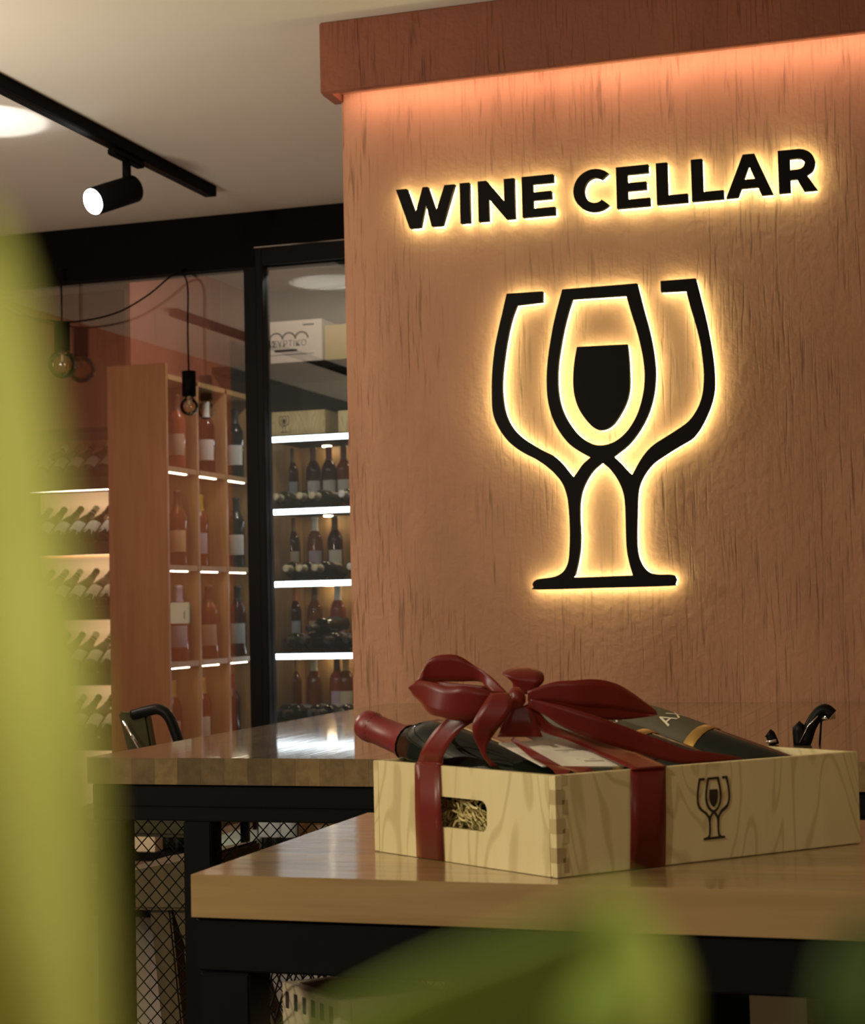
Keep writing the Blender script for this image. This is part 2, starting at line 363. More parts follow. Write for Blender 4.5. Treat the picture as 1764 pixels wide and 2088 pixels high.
# the logo, traced in wall coordinates
zl = lambda L: [(940+x/2.8224, 520+y/2.8224) for x, y in L]
OUT = [(468, 208), (262, 222), (235, 340), (208, 460), (190, 560), (178, 690), (176, 800), (180, 890), (195, 950), (225, 1010), (265, 1065), (315, 1110), (370, 1145), (430, 1175), (490, 1215), (540, 1260), (580, 1310), (605, 1370), (618, 1440), (624, 1520), (626, 1620), (622, 1720), (612, 1780), (585, 1825), (540, 1850), (480, 1860), (440, 1866), (418, 1880), (411, 1895), (418, 1912), (440, 1926), (820, 1916), (1200, 1905), (1230, 1893), (1239, 1868), (1228, 1845), (1200, 1838), (1130, 1838), (1080, 1825), (1045, 1790), (1022, 1740), (1012, 1680), (1010, 1600), (1012, 1500), (1015, 1400), (1022, 1340), (1040, 1290), (1070, 1240), (1110, 1195), (1160, 1160), (1230, 1115), (1290, 1080), (1335, 1050), (1380, 990), (1420, 910), (1445, 840), (1458, 770), (1458, 680), (1448, 580), (1430, 470), (1405, 350), (1375, 230), (1350, 133), (1148, 149), (1150, 212), (1295, 204), (1320, 300), (1350, 400), (1375, 500), (1390, 600), (1397, 690), (1392, 780), (1375, 850), (1345, 910), (1305, 960), (1250, 1000), (1180, 1045), (1110, 1090), (1060, 1140), (1020, 1200), (985, 1265), (960, 1245), (920, 1200), (878, 1160), (960, 1095), (1020, 1020), (1070, 930), (1100, 840), (1115, 750), (1118, 660), (1108, 560), (1085, 440), (1050, 310), (1012, 162), (583, 197), (560, 280), (535, 380), (515, 490), (500, 590), (492, 700), (495, 800), (508, 880), (535, 960), (575, 1030), (625, 1090), (680, 1130), (743, 1165), (700, 1205), (665, 1255), (645, 1280), (620, 1250), (580, 1200), (530, 1155), (470, 1125), (410, 1090), (350, 1050), (300, 1000), (265, 940), (245, 870), (235, 780), (237, 690), (248, 590), (265, 480), (290, 370), (320, 288), (468, 270)]
HOLE1 = [(640, 253), (950, 232), (975, 320), (1010, 430), (1035, 530), (1052, 630), (1056, 720), (1045, 810), (1020, 900), (980, 980), (930, 1040), (870, 1080), (800, 1095), (740, 1080), (680, 1040), (630, 980), (590, 910), (565, 830), (555, 740), (557, 640), (570, 540), (590, 430), (615, 330)]
HOLE2 = [(810, 1195), (850, 1225), (890, 1275), (920, 1330), (938, 1390), (945, 1470), (948, 1580), (952, 1680), (965, 1760), (988, 1843), (670, 1855), (655, 1845), (672, 1770), (684, 1690), (686, 1600), (682, 1520), (683, 1430), (695, 1360), (720, 1300), (760, 1240)]
FILL = [(667, 528), (957, 513), (966, 600), (970, 700), (968, 780), (950, 850), (920, 910), (880, 970), (840, 1000), (800, 1008), (765, 995), (720, 950), (680, 890), (655, 820), (645, 740), (648, 650), (657, 580)]
def smoothloop(L):
    n = len(L); out = []
    def sharp(i):
        a, b_, c = Vector(L[i-1]), Vector(L[i]), Vector(L[(i+1) % n]); return (b_-a).angle(c-b_) > .75
    for i in range(n):
        b_, c = Vector(L[i]), Vector(L[(i+1) % n]); a = Vector(L[i-1]); d = Vector(L[(i+2) % n])
        if sharp(i): a = b_*2-c
        if sharp((i+1) % n): d = c*2-b_
        for k in range(3):
            t = k/3; out.append(tuple(.5*((2*b_)+(c-a)*t+(2*a-5*b_+4*c-d)*t*t+(3*b_-a-3*c+d)*t**3)))
    return out
LOGO = [smoothloop(q) for q in (OUT, HOLE1, HOLE2, FILL)]
LOGOW = []
for q in LOGO:
    ps = [onY(x, y, FACEY) for x, y in zl(q)]; LOGOW.append([(p.x, p.z) for p in ps])
logo = thing('wine_glass_logo', 'backlit black emblem of three overlapping wine glasses below the lettering', 'sign', (-.9, W, EYE+.04))
g = shape2d('glass_outline', LOGOW[:3], .020, wall_frame, M['signblack'], logo)
shape2d('backlight', LOGOW[:3], .012, lambda p, q, c: Vector((p, FACEY+.0205+c, q)), M['signglow'], g, inset=.0006)
g = shape2d('wine_fill', LOGOW[3:], .020, wall_frame, M['signblack'], logo)
shape2d('backlight', LOGOW[3:], .012, lambda p, q, c: Vector((p, FACEY+.0205+c, q)), M['signglow'], g, inset=.0006)
ax = [p for q in LOGOW for p in q]; lx0, lx1 = min(p[0] for p in ax), max(p[0] for p in ax); lz0, lz1 = min(p[1] for p in ax), max(p[1] for p in ax)
LOGON = [[((a-lx0)/(lx1-lx0), (b_-lz0)/(lz1-lz0)) for a, b_ in q] for q in LOGOW]   # logo in a unit box

# ------------------------------------------------------------------ glazed partition
win = bpy.data.objects.new('window_1', None); C.objects.link(win); win.location = (-3, GY, 0); struct(win, 'black steel glazed partition of the wine cellar')
zb = EYE+1.287
box('beam', -5.1, WX+.05, GY, GY+.10, zb, H, M['blackmatt'], win)
mx0, mx1 = onY(500, 800, GY).x, onY(541, 800, GY).x
box('mullion', mx0, mx0+.052, GY, GY+.09, 0, zb, M['black'], win, .003)
box('door_frame', mx0+.054, mx1, GY-.012, GY+.06, 0, zb+.065, M['black'], win, .003)
box('door_frame', mx1, WX-.0, GY-.012, GY+.06, zb, zb+.065, M['black'], win, .003)
box('frame_trim', mx1-.03, WX, GY-.016, GY-.011, zb+.066, zb+.070, M['chrome'], win)
box('sill', -5.1, WX, GY, GY+.10, 0, .12, M['black'], win)
box('pane', -5.1, mx0, GY+.026, GY+.034, .12, zb, M['glass'], win)
box('pane', mx1, WX, GY+.016, GY+.024, .12, zb, M['glass'], win)

# ------------------------------------------------------------------ bottles
BODY = [(0, .004), (.028, .002), (.0355, .003), (.037, .010), (.0372, .18), (.0355, .200), (.028, .219), (.0185, .234), (.0150, .246), (.0142, .285), (.0150, .286), (.0155, .292), (.0150, .300), (0, .300)]
BURG = [(0, .004), (.030, .002), (.039, .004), (.041, .012), (.041, .125), (.038, .150), (.030, .182), (.021, .212), (.0165, .236), (.0145, .285), (.0155, .287), (.0155, .294), (.0148, .300), (0, .300)]
CAPP = [(.0192, .236), (.0158, .247), (.0150, .286), (.0163, .288), (.0163, .297), (.0150, .3025), (0, .3025)]
_b = {}
def bdata(kind, key, mat):
    k = (kind, key)
    if k not in _b:
        if kind == 'body': _b[k] = lathe_data('bottle_body', BODY, mat, 20)
        if kind == 'burg': _b[k] = lathe_data('bottle_body', BURG, mat, 20)
        if kind == 'cap': _b[k] = lathe_data('capsule', CAPP, mat, 16)
        if kind == 'lab': _b[k] = lathe_data('paper_label', [(.0376, .055), (.0378, .056), (.0378, .140), (.0376, .141)], mat, 12, -2.5, -.64)
        if kind == 'lab2': _b[k] = lathe_data('neck_label', [(.0376, .150), (.0378, .151), (.0378, .172), (.0376, .173)], mat, 10, -2.4, -.74)
        if kind == 'labburg': _b[k] = lathe_data('paper_label', [(.0412, .04), (.0414, .041), (.0414, .115), (.0412, .116)], mat, 12, -2.6, -.54)
    return _b[k]
def bottle(label, loc, glass='dark', cap='black', lab='white', group=None, quat=None, burg=False, spin=0, lab2=None, scale=1.0, name='wine_bottle'):
    t = thing(name, label, 'bottle', loc, group)
    ro = Matrix.Rotation(spin, 4, 'Z')
    if quat is not None: ro = quat.to_matrix().to_4x4() @ ro
    t.rotation_euler = ro.to_euler(); t.scale = (scale,)*3
    def put(n, me):
        o = bpy.data.objects.new(n, me); C.objects.link(o); o.parent = t; return o
    put('body', bdata('burg' if burg else 'body', glass, M['g_'+glass]))
    if cap: put('capsule', bdata('cap', cap, M['c_'+cap]))
    if lab: put('paper_label', bdata('labburg' if burg else 'lab', lab, M['l_'+lab]))
    if lab2 and not burg: put('neck_label', bdata('lab2', lab2, M['l_'+lab2]))
    return t
TOCAM = lambda x, y: math.atan2(x, -y) * -1     # spin that turns the label (at -y) to the camera
def spin_to(x, y): return math.atan2(-y, -x)+math.pi/2

# ---------------- side cabinet on the cellar's left: end panel, dividers, shelves with small lamps, bottles
SX = -3.05
ys = [onX(340, 960, SX).y, onX(404.5, 970, SX).y, onX(463, 981, SX).y, onX(520, 990, SX).y, 7.17]
zs = [EYE+.546, EYE+.159, EYE-.221, EYE-.601]
ztop = onX(372, 770, SX).z
SB = SX-.235
cab = thing('side_wine_cabinet', 'tall oak bottle cabinet with lit shelves along the left of the cellar', 'cabinet', (SX-.1, ys[0], 0))
box('back_panel', SB-.02, SB, ys[0]+.02, ys[-1], 0, ztop, M['oak'], cab)
box('end_panel', SB-.02, SX, ys[0]-.0, ys[0]+.02, 0, onY(300, 742, ys[0]).z, M['oakred'], cab, .002)
for y in ys[1:]: box('divider', SB, SX, y-.011, y+.011, 0, ztop, M['oak'], cab, .002)
box('top_panel', SB, SX, ys[0]+.02, ys[-1], ztop-.02, ztop, M['oak'], cab)
for z in zs:
    for i in range(4):
        sh = box('shelf', SB, SX-.002, ys[i]+.02, ys[i+1]-.012, z, z+.022, M['oak'], cab, .002)
        box('shelf_light', SX-.02, SX-.008, ys[i]+.03, ys[i]+.03+.16*(ys[i+1]-ys[i])/.28, z-.0045, z, M['ledwarm'], sh)
sb = {  # row, bay: [(glass, capsule, label, neck label)]
 (0, 0): [('rose', 'brown', 'tan', None), ('rose', 'brown', 'tan', None)], (0, 1): [('red', 'lilac', 'lilac', None), ('red', 'white', 'white', None)], (0, 2): [('dark', 'orange', 'white', 'pale'), ('dark', 'black', 'white', None)], (0, 3): [('dark', 'red', 'white', None)],
 (1, 0): [('amber', 'brown', 'tan', None), ('amber', 'brown', 'peach', None)], (1, 1): [('amber', 'yellow', 'lilac', None)], (1, 2): [('dark', 'lilac', 'lilac', None), ('dark', 'black', 'white', None)], (1, 3): [('dark', 'black', 'white', None)],
 (2, 0): [('amber', 'brown', 'tan', None), ('rose', 'lilac', 'lilac', None)], (2, 1): [('amber', 'brown', None, None), ('amber', 'brown', 'tan', None)], (2, 2): [('dark', 'black', 'pale', None), ('red', 'black', 'pale', None)], (2, 3): [('dark', 'black', 'white', None)],
 (3, 0): [('amber', 'gold', 'tan', None)], (3, 1): [('amber', 'gold', 'cream', None)], (3, 2): [('red', 'red', None, None)], (3, 3): [('dark', 'black', 'white', None)]}
CN = dict(black='black', red='red', orange='orange', white='white', lilac='lilac', yellow='yellow', brown='brown', cream='cream', gold='gold')
GN = dict(dark='dark', red='deep red', amber='amber', rose='rose', green='green')
for (rw, bay), L in sb.items():
    for j, (gl, cp, lb, l2) in enumerate(L):
        y = ys[bay+1]-.060-.02*j if len(L) == 1 else ys[bay+1]-.058-.088*(1-j)*1.0
        x = SX-.05-(0.085*(1-j) if len(L) == 2 else .05)
        if len(L) == 2 and j == 0: x, y = SX-.135, ys[bay+1]-.06
        if len(L) == 2 and j == 1: x, y = SX-.058, ys[bay+1]-.075
        pos = '' if len(L) == 1 else (', rear of two' if j == 0 else ', front of two')
        bottle(f'{GN[gl]} {CN[cp]}-capped bottle{pos} in bay {ORD[bay]} of side cabinet, {ORD[rw]} shelf', (x, y, zs[rw]+.022), gl, cp, lb, 'bottles standing in the side cabinet', None, spin=spin_to(x, y), lab2=l2)

# ---------------- back cabinet: lit shelf edges, standing bottles behind, lying bottles in front
BY = 7.2; bz = [EYE+.749, EYE+.427, EYE+.108, EYE-.21, EYE-.53]
bx0, bx1 = SX-.02, -2.0
bc = thing('back_wine_cabinet', 'oak back wall cabinet with white lit shelf edges behind the glass door', 'cabinet', (-2.5, BY+.2, 0))
box('back_panel', bx0, bx1, 7.62, 7.65, 0, bz[0], M['oak'], bc)
for x in (bx0, -2.62, bx1): box('divider', x-.011, x+.011, BY+.03, 7.62, 0, bz[0], M['oak'], bc)
box('corner_post', bx0-.02, bx0+.03, BY-.02, BY+.03, 0, EYE+1.25, M['black'], bc)
for z in bz:
    sh = box('shelf', bx0, bx1, BY, 7.62, z-.002, z+.018, M['blackmatt'], bc)
    box('shelf_light', bx0+.03, bx1, BY-.006, BY, z-.012, z+.012, M['led'], sh)
    for i in range(6):
        xx = bx0+.16+.13*i
        box('fill_glow', xx-.016, xx+.016, 7.55, 7.585, z-.008, z-.002, M['fillback'], sh)  # glowing tabs added to brighten the oak back and the bottles
rows = [[(594, 'red', 'black', 'pale'), (640, 'red', 'brown', 'white'), (672, 'red', 'red', 'white'), (702, 'amber', 'brown', 'white')],
        [(558, 'red', 'black', 'pale'), (597, 'red', 'brown', 'cream'), (643, 'amber', 'white', 'lilac'), (684, 'red', 'brown', 'white')],
        [(566, 'red', 'black', 'pale'), (600, 'red', 'orange', 'pale'), (643, 'amber', 'brown', 'tan'), (690, 'rose', 'white', 'lilac')],
        [(600, 'amber', 'brown', None), (642, 'amber', 'cream', None), (689, 'rose', 'brown', 'lilac'), (707, 'amber', 'gold', 'cream')]]
ryl = [992, 1140, 1290, 1440]
for i, R_ in enumerate(rows):
    for j, (px, gl, cp, lb) in enumerate(R_):
        y = 7.50; x = onY(px, ryl[i], y).x
        bottle(f'{GN[gl]} {CN[cp]}-capped bottle, {ORD[j]} standing on {ORD[i+1]} lit shelf of back cabinet', (x, y, bz[i+1]+.018), gl, cp, lb, 'bottles standing in the back cabinet', spin=spin_to(x, y), scale=.96)
lying = [[(562, 'green', 'cream', 'cream'), (602, 'green', 'cream', 'cream'), (648, 'green', 'cream', 'cream'), (690, 'dark', 'white', 'white')],
         [(573, 'dark', 'cream', 'cream'), (612, 'dark', 'cream', 'cream'), (650, 'dark', 'cream', 'cream'), (702, 'dark', 'white', 'cream')],
         [(576, 'green', 'black', 'white'), (628, 'dark', 'black', 'pale'), (662, 'dark', 'black', 'pale'), (700, 'dark', 'black', 'pale')],
         [(562, 'green', 'black', 'white'), (590, 'green', 'black', 'pale'), (620, 'dark', 'black', 'white'), (655, 'dark', 'black', 'white'), (690, 'dark', 'black', 'white')]]
for i, R_ in enumerate(lying):
    for j, (px, gl, cp, lb) in enumerate(R_):
        x = onY(px, ryl[i], BY+.03).x
        q = Vector((.1*math.sin(j*2.3+i), -1, .05)).to_track_quat('Z', 'Y')
        bottle(f'{GN[gl]} bottle lying neck outward, {ORD[j]} from left on {ORD[i+1]} shelf of back cabinet', (x, BY+.315, bz[i+1]+.018+.0385), gl, cp, lb, 'bottles lying in the back cabinet', q, spin=math.pi, scale=.98)
x = onY(655, 1285, 7.3).x
bottle('black labelled bottle lying on top of the others on fourth shelf of back cabinet', (x+.02, BY+.33, bz[3]+.018+.12), 'dark', 'black', 'black', 'bottles lying in the back cabinet', Vector((-.18, -1, -.06)).to_track_quat('Z', 'Y'), spin=math.pi)

# crates and cartons above the back cabinet
def logo_on(parent, p0, ex, ez, nrm, wd, ht, mat, name='printed_logo'):
    loops = [[(a*wd, b_*ht) for a, b_ in q] for q in LOGON]
    o = shape2d(name, loops, .0006, lambda a, b_, c: p0+ex*a+ez*b_+nrm*(c+.0002), mat, parent); o['label'] = 'printed emblem of three wine glasses'; return o
def crate_box(name, label, px0, px1, pyb, pyt, Y, dep, mat, cat='crate', zbase=None):
    a, b_ = onY(px0, pyb, Y), onY(px1, pyb, Y); zt = onY((px0+px1)/2, pyt, Y).z; zb_ = a.z if zbase is None else zbase
    t = thing(name, label, cat, ((a.x+b_.x)/2, Y+dep/2, zb_)); th = .01
    box('front_panel', a.x, b_.x, Y, Y+th, zb_, zt, mat, t, .001); box('rear_panel', a.x, b_.x, Y+dep-th, Y+dep, zb_, zt, mat, t)
    box('side_panel', a.x, a.x+th, Y+th, Y+dep-th, zb_, zt, mat, t); box('side_panel', b_.x-th, b_.x, Y+th, Y+dep-th, zb_, zt, mat, t)
    box('lid', a.x+th, b_.x-th, Y+th, Y+dep-th, zt-th, zt, mat, t)
    return t, a.x, b_.x, zb_, zt
t, xa, xb, z0, z1 = crate_box('wooden_wine_crate', 'pale wooden wine crate with wine glass emblem on top shelf of back cabinet', 546, 663, 884, 838, BY+.02, .3, M['ply'], zbase=bz[0]+.018)
lw = (z1-z0)*.62*.70; logo_on(t, Vector((onY(569, 860, BY+.02).x, BY+.02, z0+(z1-z0)*.12)), Vector((1, 0, 0)), Vector((0, 0, 1)), Vector((0, -1, 0)), lw*1.05, (z1-z0)*.7, M['ink'])
crate_box('wooden_wine_crate', 'second pale wooden crate beside the sign wall on top shelf of back cabinet', 690, 740, 884, 836, BY+.02, .3, M['ply'], zbase=bz[0]+.018)
zsh = onY(600, 741, BY+.02).z
sh = tag(box('high_shelf', bx0-.3, bx1, BY-.02, 7.66, zsh-.03, zsh, M['blackmatt']), 'dark high shelf carrying cartons above the back cabinet', 'shelf')
t, xa, xb, z0, z1 = crate_box('printed_carton', 'white printed wine carton with arches on the high shelf', 500, 657, 735, 655, BY+.01, .3, plain('white_carton', (.62, .55, .46), .8, noise=.1), 'box', zbase=zsh)
def wf(Y): return lambda a, b_, c: Vector((a, Y-.0008+c*.5, b_))
YF = BY+.01
arcp = []
for k in range(3):
    c0 = onY(548+26*k+2, 690, YF); c1 = onY(548+26*k+28, 690, YF); cx, rr = (c0.x+c1.x)/2, (c1.x-c0.x)/2
    zc = onY(585, 692, YF).z; zh = rr*.95
    shape2d('arch_print', [arc(cx, zc, rr+.004, zh+.004, 0, 180, 14)+arc(cx, zc, rr-.004, zh-.004, 180, 0, 14)], .001, wf(YF), M['ink'], t)
def text_on(parent, txt, size, p0, frame, mat, name='printed_text'):
    cu = bpy.data.curves.new('tmp', 'FONT'); cu.body = txt; cu.size = size; o = bpy.data.objects.new('tmp', cu); C.objects.link(o)
    dg = bpy.context.evaluated_depsgraph_get(); me = bpy.data.meshes.new_from_object(o.evaluated_get(dg)); bpy.data.objects.remove(o)
    for v in me.vertices: v.co = frame(v.co.x, v.co.y)
    me.materials.clear(); me.materials.append(mat); me.name = name
    o = bpy.data.objects.new(name, me); C.objects.link(o); o.parent = parent; o.location = -wloc(parent); return o
pt = onY(543, 709, YF); pe = onY(628, 700, YF)
text_on(t, 'ΑΣΥΡΤΙΚΟ', (pe.x-pt.x)/5.15, None, lambda a, b_: Vector((pt.x+a, YF-.0008, pt.z-.002+b_)), M['ink'])
for (a, b_, y, th) in ((560, 606, 719, .010), (543, 640, 727, .003), (618, 640, 664, .008)):
    pa, pb = onY(a, y, YF), onY(b_, y-(b_-a)*.05, YF); box('print_line', pa.x, pb.x, YF-.001, YF, pa.z, pa.z+th, M['ink'], t)
crate_box('plain_carton', 'plain tan carton beside the printed carton on the high shelf', 663, 720, 735, 661, BY+.03, .3, plain('tan_carton', (.42, .32, .14), .8, noise=.1), 'box', zbase=zsh)
lamp('cellar_fill_light', 'POINT', (-2.45, 6.42, 2.6), 15, (1, .95, .86), size=.03)  # fill lamp added out of sight behind the beam to brighten the bottles

# ---------------- slanting bottle rack at the far left of the cellar
RY = 6.95
rx1 = onY(264, 1100, RY).x; rx0 = rx1-.62
rk = thing('slanted_bottle_rack', 'black metal rack of slanting bottles before lit peach panels', 'rack', ((rx0+rx1)/2, RY+.2, 0))
box('post', rx1-.012, rx1+.012, RY-.02, RY+.30, 0, EYE+.80, M['black'], rk); box('post', rx0-.024, rx0, RY-.02, RY+.30, 0, EYE+.80, M['black'], rk)
ry = [992, 1125, 1258, 1392, 1525]
yk = .27
for i, py in enumerate(ry):
    z = onY(210, py, RY).z
    tr = hexa('trough', [Vector(p) for p in ((rx0, RY, z-.012), (rx1-.014, RY, z-.012), (rx1-.014, RY+.05, z-.004), (rx0, RY+.05, z-.004), (rx0, RY-.012, z+.045), (rx1-.014, RY-.012, z+.045), (rx1-.014, RY+.02, z+.012), (rx0, RY+.02, z+.012))], M['trough'], rk)
    box('rail', rx0, rx1-.014, RY+.235, RY+.245, z+.135, z+.155, M['black'], rk)
    
    box('backing_panel', rx0, rx1-.014, RY+.30, RY+.31, z-.30, z-.0, M['peach'], rk)
    box('rack_light', rx0, rx1-.014, RY+.052, RY+.062, z-.010, z-.004, M['ledwarm'], tr)
    nb = 7
    for j in range(nb):
        x = rx1-.062-.079*j
        dirv = Vector((.02*math.sin(j*1.7+i*2), math.cos(math.radians(35)), math.sin(math.radians(33)))).normalized()
        q = dirv.to_track_quat('Z', 'Y')
        lb = ['cream', 'white', 'peach'][0 if i > 2 else (2 if (j == 0 and i == 1) else (1 if i == 1 else 0))]
        bottle(f'slanting bottle with {lb} label, {ORD[j]} from the right post on {ORD[i]} rack row', (x, RY+.012, z+.052), 'green', ['black', 'cream', 'cream', 'brown', 'black', 'cream', 'brown'][(j+2*i) % 7], lb, 'bottles slanting in the rack', q, burg=True, spin=math.pi, scale=.95)
box('top_board', rx0, rx1, RY-.01, RY+.30, EYE+.80, EYE+.82, M['black'], rk)
struct(box('wall_cellar_rack', -5.1, SB-.02, RY+.34, RY+.40, 0, H, M['terra_dark']))
struct(box('wall_cellar_cabinet', SB-.045, SB-.021, 6.4, 7.66, 0, H, M['terra_dark']))

# switch plate fixed on the glass
c0, c1 = onY(348, 1272, GY+.018), onY(385.5, 1234, GY+.018)
sp = thing('switch_plate', 'square cream switch plate on the glass partition', 'switch', ((c0.x+c1.x)/2, GY+.018, c0.z))
M['cream'] = plain('cream_plastic', (.62, .58, .46), .4, noise=.05)
box('plate', c0.x, c1.x, GY+.016, GY+.0255, c0.z, c0.z+(c1.x-c0.x)*1.03, M['cream'], sp, .003)
box('rocker', c0.x+.012, c1.x-.012, GY+.012, GY+.017, c0.z+.012, c0.z+.052, M['cream'], sp, .002)
box('slot', c1.x-.0185, c1.x-.0165, GY+.0105, GY+.0125, c0.z+.018, c0.z+.046, M['ink'], sp)

# ------------------------------------------------------------------ pendant lamps with clear globe bulbs
def pendant(label, px, pyt, pyb, pyc, rpx, Y, ctop, swag=None):
    a, b_ = onY(px, pyt, Y), onY(px, pyb, Y); wd = rpx
    r = (onY(px+wd, pyt, Y).x-onY(px-wd, pyt, Y).x)/2
    t = thing('pendant_lamp', label, 'lamp', (a.x, Y, b_.z), 'pendant lamps before the partition')
    tube('socket', [Vector((a.x, Y, b_.z)), Vector((a.x, Y, a.z))], r, M['blackmatt'], t, 20)
    R_ = (onY(px+pyc[1], pyc[0], Y).x-onY(px, pyc[0], Y).x); zc = onY(px, pyc[0], Y).z
    prof = [(0, -R_)]+[(R_*math.sin(q), -R_*math.cos(q)) for q in [math.pi*k/14 for k in range(1, 12)]]+[(r*.6, R_*.92), (r*.6, b_.z-zc)]
    me = lathe_data('bulb', prof, M['bulb'], 24); o = bpy.data.objects.new('bulb', me); C.objects.link(o); o.parent = t; o.location = (0, 0, zc-b_.z)
    fl = [Vector((a.x+.45*R_*math.cos(k*.9), Y+.45*R_*math.sin(k*.9), zc+R_*(.5 if k % 2 else -.4))) for k in range(9)]
    f = tube('filament', fl, .0012, M['gold'], o, 5); f.location = Vector((0, 0, 0)); 
    tube('stem', [Vector((a.x, Y, b_.z)), Vector((a.x, Y, zc+R_*.2))], .006, M['cream'], o, 8)
    tube('cord', spline([p for p in ctop(a)], 8), .0035, M['blackmatt'], t, 8)
    if swag: tube('cord', spline(swag(a), 8), .0035, M['blackmatt'], t, 8)
    return t
PY = GY-.045
hook = lambda Y: onY(368, 556, Y)
pendant('left pendant lamp with dark socket and clear globe bulb', 126, 657, 716, (743, 26), 14.5, PY, lambda a: [a+Vector((0, 0, -.005)), a+Vector((0, 0, .1)), Vector((a.x, a.y, zb+.03)), Vector((a.x, GY, zb+.05))])
pendant('right pendant lamp hanging from a cord swagged over a hook', 385, 757, 808, (829, 17), 13, PY, lambda a: [a+Vector((0, 0, -.005)), a+Vector((-.002, 0, .15)), onY(383, 590, PY), onY(376, 562, PY), onY(366, 557, PY), onY(345, 566, PY), onY(300, 603, PY), onY(240, 637, PY), onY(170, 654, PY), onY(110, 655, PY), onY(30, 640, PY), onY(-40, 600, PY)])
hk = tag(tube('cord_hook', [hook(PY)+Vector((0, .0, .004)), hook(PY)+Vector((0, .045, .02))], .005, M['blackmatt']), 'small black hook on the beam holding the lamp cord', 'hook')

# ------------------------------------------------------------------ ceiling tracks and the lit spot
tx = -2.585
tr = thing('ceiling_light_track', 'black ceiling light track running towards the cellar', 'track', (tx, 3, H))
box('rail', tx-.022, tx+.022, .2, 5.63, H-.038, H, M['blackmatt'], tr, .002); box('slot', tx-.012, tx+.012, .2, 5.62, H-.0395, H-.038, M['black'], tr)
tr2 = thing('ceiling_light_track', 'black ceiling light track near the left wall, seen mirrored in the glass', 'track', (-3.82, 2, H))
y2 = 2*(GY+.03)-onZ(363, 628, H).y
box('rail', -3.842, -3.798, -2, y2, H-.038, H, M['blackmatt'], tr2, .002)
sy = onX(258, 320, tx).y
st = thing('track_spotlight', 'lit black cylinder spotlight hanging from the ceiling track', 'spotlight', (tx, sy, H-.04))
box('adapter', tx-.016, tx+.016, sy-.10, sy+.10, H-.062, H-.0395, M['blackmatt'], st, .004)
pj_ = onX(258, 356, tx); tube('stem', [Vector((tx, sy, H-.06)), Vector((tx, sy, pj_.z-.02))], .014, M['blackmatt'], st, 12)
dd = (pj_-Vector((0, 0, EYE))).dot(fw)
A0 = atd(272, 385, dd+.03); A1 = atd(190, 411, dd-.10)
axv = (A1-A0).normalized()
tube('housing', [A0-axv*.0, A0+axv*.004, A1], .044, M['blackmatt'], st, 28)
o = tube('lens', [A1-axv*.001, A1+axv*.002], .040, M['spotface'], st, 28)
lamp('track_spot_light', 'SPOT', A1+axv*.03, 30, (.95, 1, 1), aim=A1+axv, size=.03, angle=70)

# ------------------------------------------------------------------ tables
def stave_table(name, label, x0, x1, y0, y1, th, along, wd, mat, n_end=None):
    t = thing(name, label, 'table', ((x0+x1)/2, (y0+y1)/2, 0))
    if along == 'x':
        k = max(1, round((y1-y0)/wd)); me = None
        for i in range(k):
            a = y0+(y1-y0)*i/k; b_ = y0+(y1-y0)*(i+1)/k
            if me is None: o = box('stave', x0, x1, a+.00002, b_-.00002, T-th, T, mat, t, .00025); me = o.data
            else:
                o = bpy.data.objects.new('stave', me); C.objects.link(o); o.parent = t; o.location = Vector(((x0+x1)/2, (a+b_)/2, T-th/2))-t.location
    else:
        k = max(1, round((x1-x0)/wd)); me = None
        for i in range(k):
            a = x0+(x1-x0)*i/k; b_ = x0+(x1-x0)*(i+1)/k
            if me is None: o = box('stave', a+.00002, b_-.00002, y0, y1, T-th, T, mat, t, .00025); me = o.data
            else:
                o = bpy.data.objects.new('stave', me); C.objects.link(o); o.parent = t; o.location = Vector(((a+b_)/2, (y0+y1)/2, T-th/2))-t.location
    return t
def mesh_panel(name, o0, ex, ez, wd, ht, parent, cw=.0125, chh=.026, r=.0011):
    """expanded metal: zig-zag strands that leave diamond openings"""
    V = []; Fc = []; n = ex.cross(ez).normalized()
    nx = int(wd/cw); nz = int(ht/(chh/2))
    off = wloc(parent)
    def seg(p, q):
        d = (q-p).normalized(); s_ = n.cross(d)*r; b0 = len(V)
        for P in (p, q):
            for e in (s_, n*r, -s_, -n*r): V.append(P+e-off)
        for k in range(4): Fc.append((b0+k, b0+(k+1) % 4, b0+4+(k+1) % 4, b0+4+k))
    for i in range(nx+1):
        for k in range(nz):
            sgn = 1 if (i+k) % 2 else -1
            a = i*cw+sgn*cw*.5-0; b2 = i*cw-sgn*cw*.5
            p = o0+ex*min(max(a, 0), wd)+ez*(k*chh/2); q = o0+ex*min(max(b2, 0), wd)+ez*((k+1)*chh/2)
            seg(p, q)
    o = obj(name, V, Fc, M['black'], parent); o['kind'] = 'stuff'; return o
nx0 = -.7255; ny0 = 1.5113; ny1 = 2.0; nth = .0395
nt_ = stave_table('near_table', 'varnished oak table with black steel frame carrying the gift crate', nx0, 1.6, ny0, ny1, nth, 'x', .049, M['table'])
zf = T-nth
box('apron', nx0+.002, 1.59, ny0+.004, ny0+.052, zf-.050, zf-.001, M['black'], nt_, .002); box('apron', nx0+.002, 1.59, ny1-.052, ny1-.004, zf-.050, zf-.001, M['black'], nt_)
box('apron', nx0+.002, nx0+.05, ny0+.053, ny1-.053, zf-.05, zf-.001, M['black'], nt_)
for x in (nx0+.006, 1.53):
    for y in (ny0+.004, ny1-.054): box('leg', x, x+.05, y, y+.05, 0, zf-.051, M['black'], nt_, .002)
box('lower_shelf', nx0+.06, 1.52, ny0+.01, ny1-.01, .53, .55, M['black'], nt_)
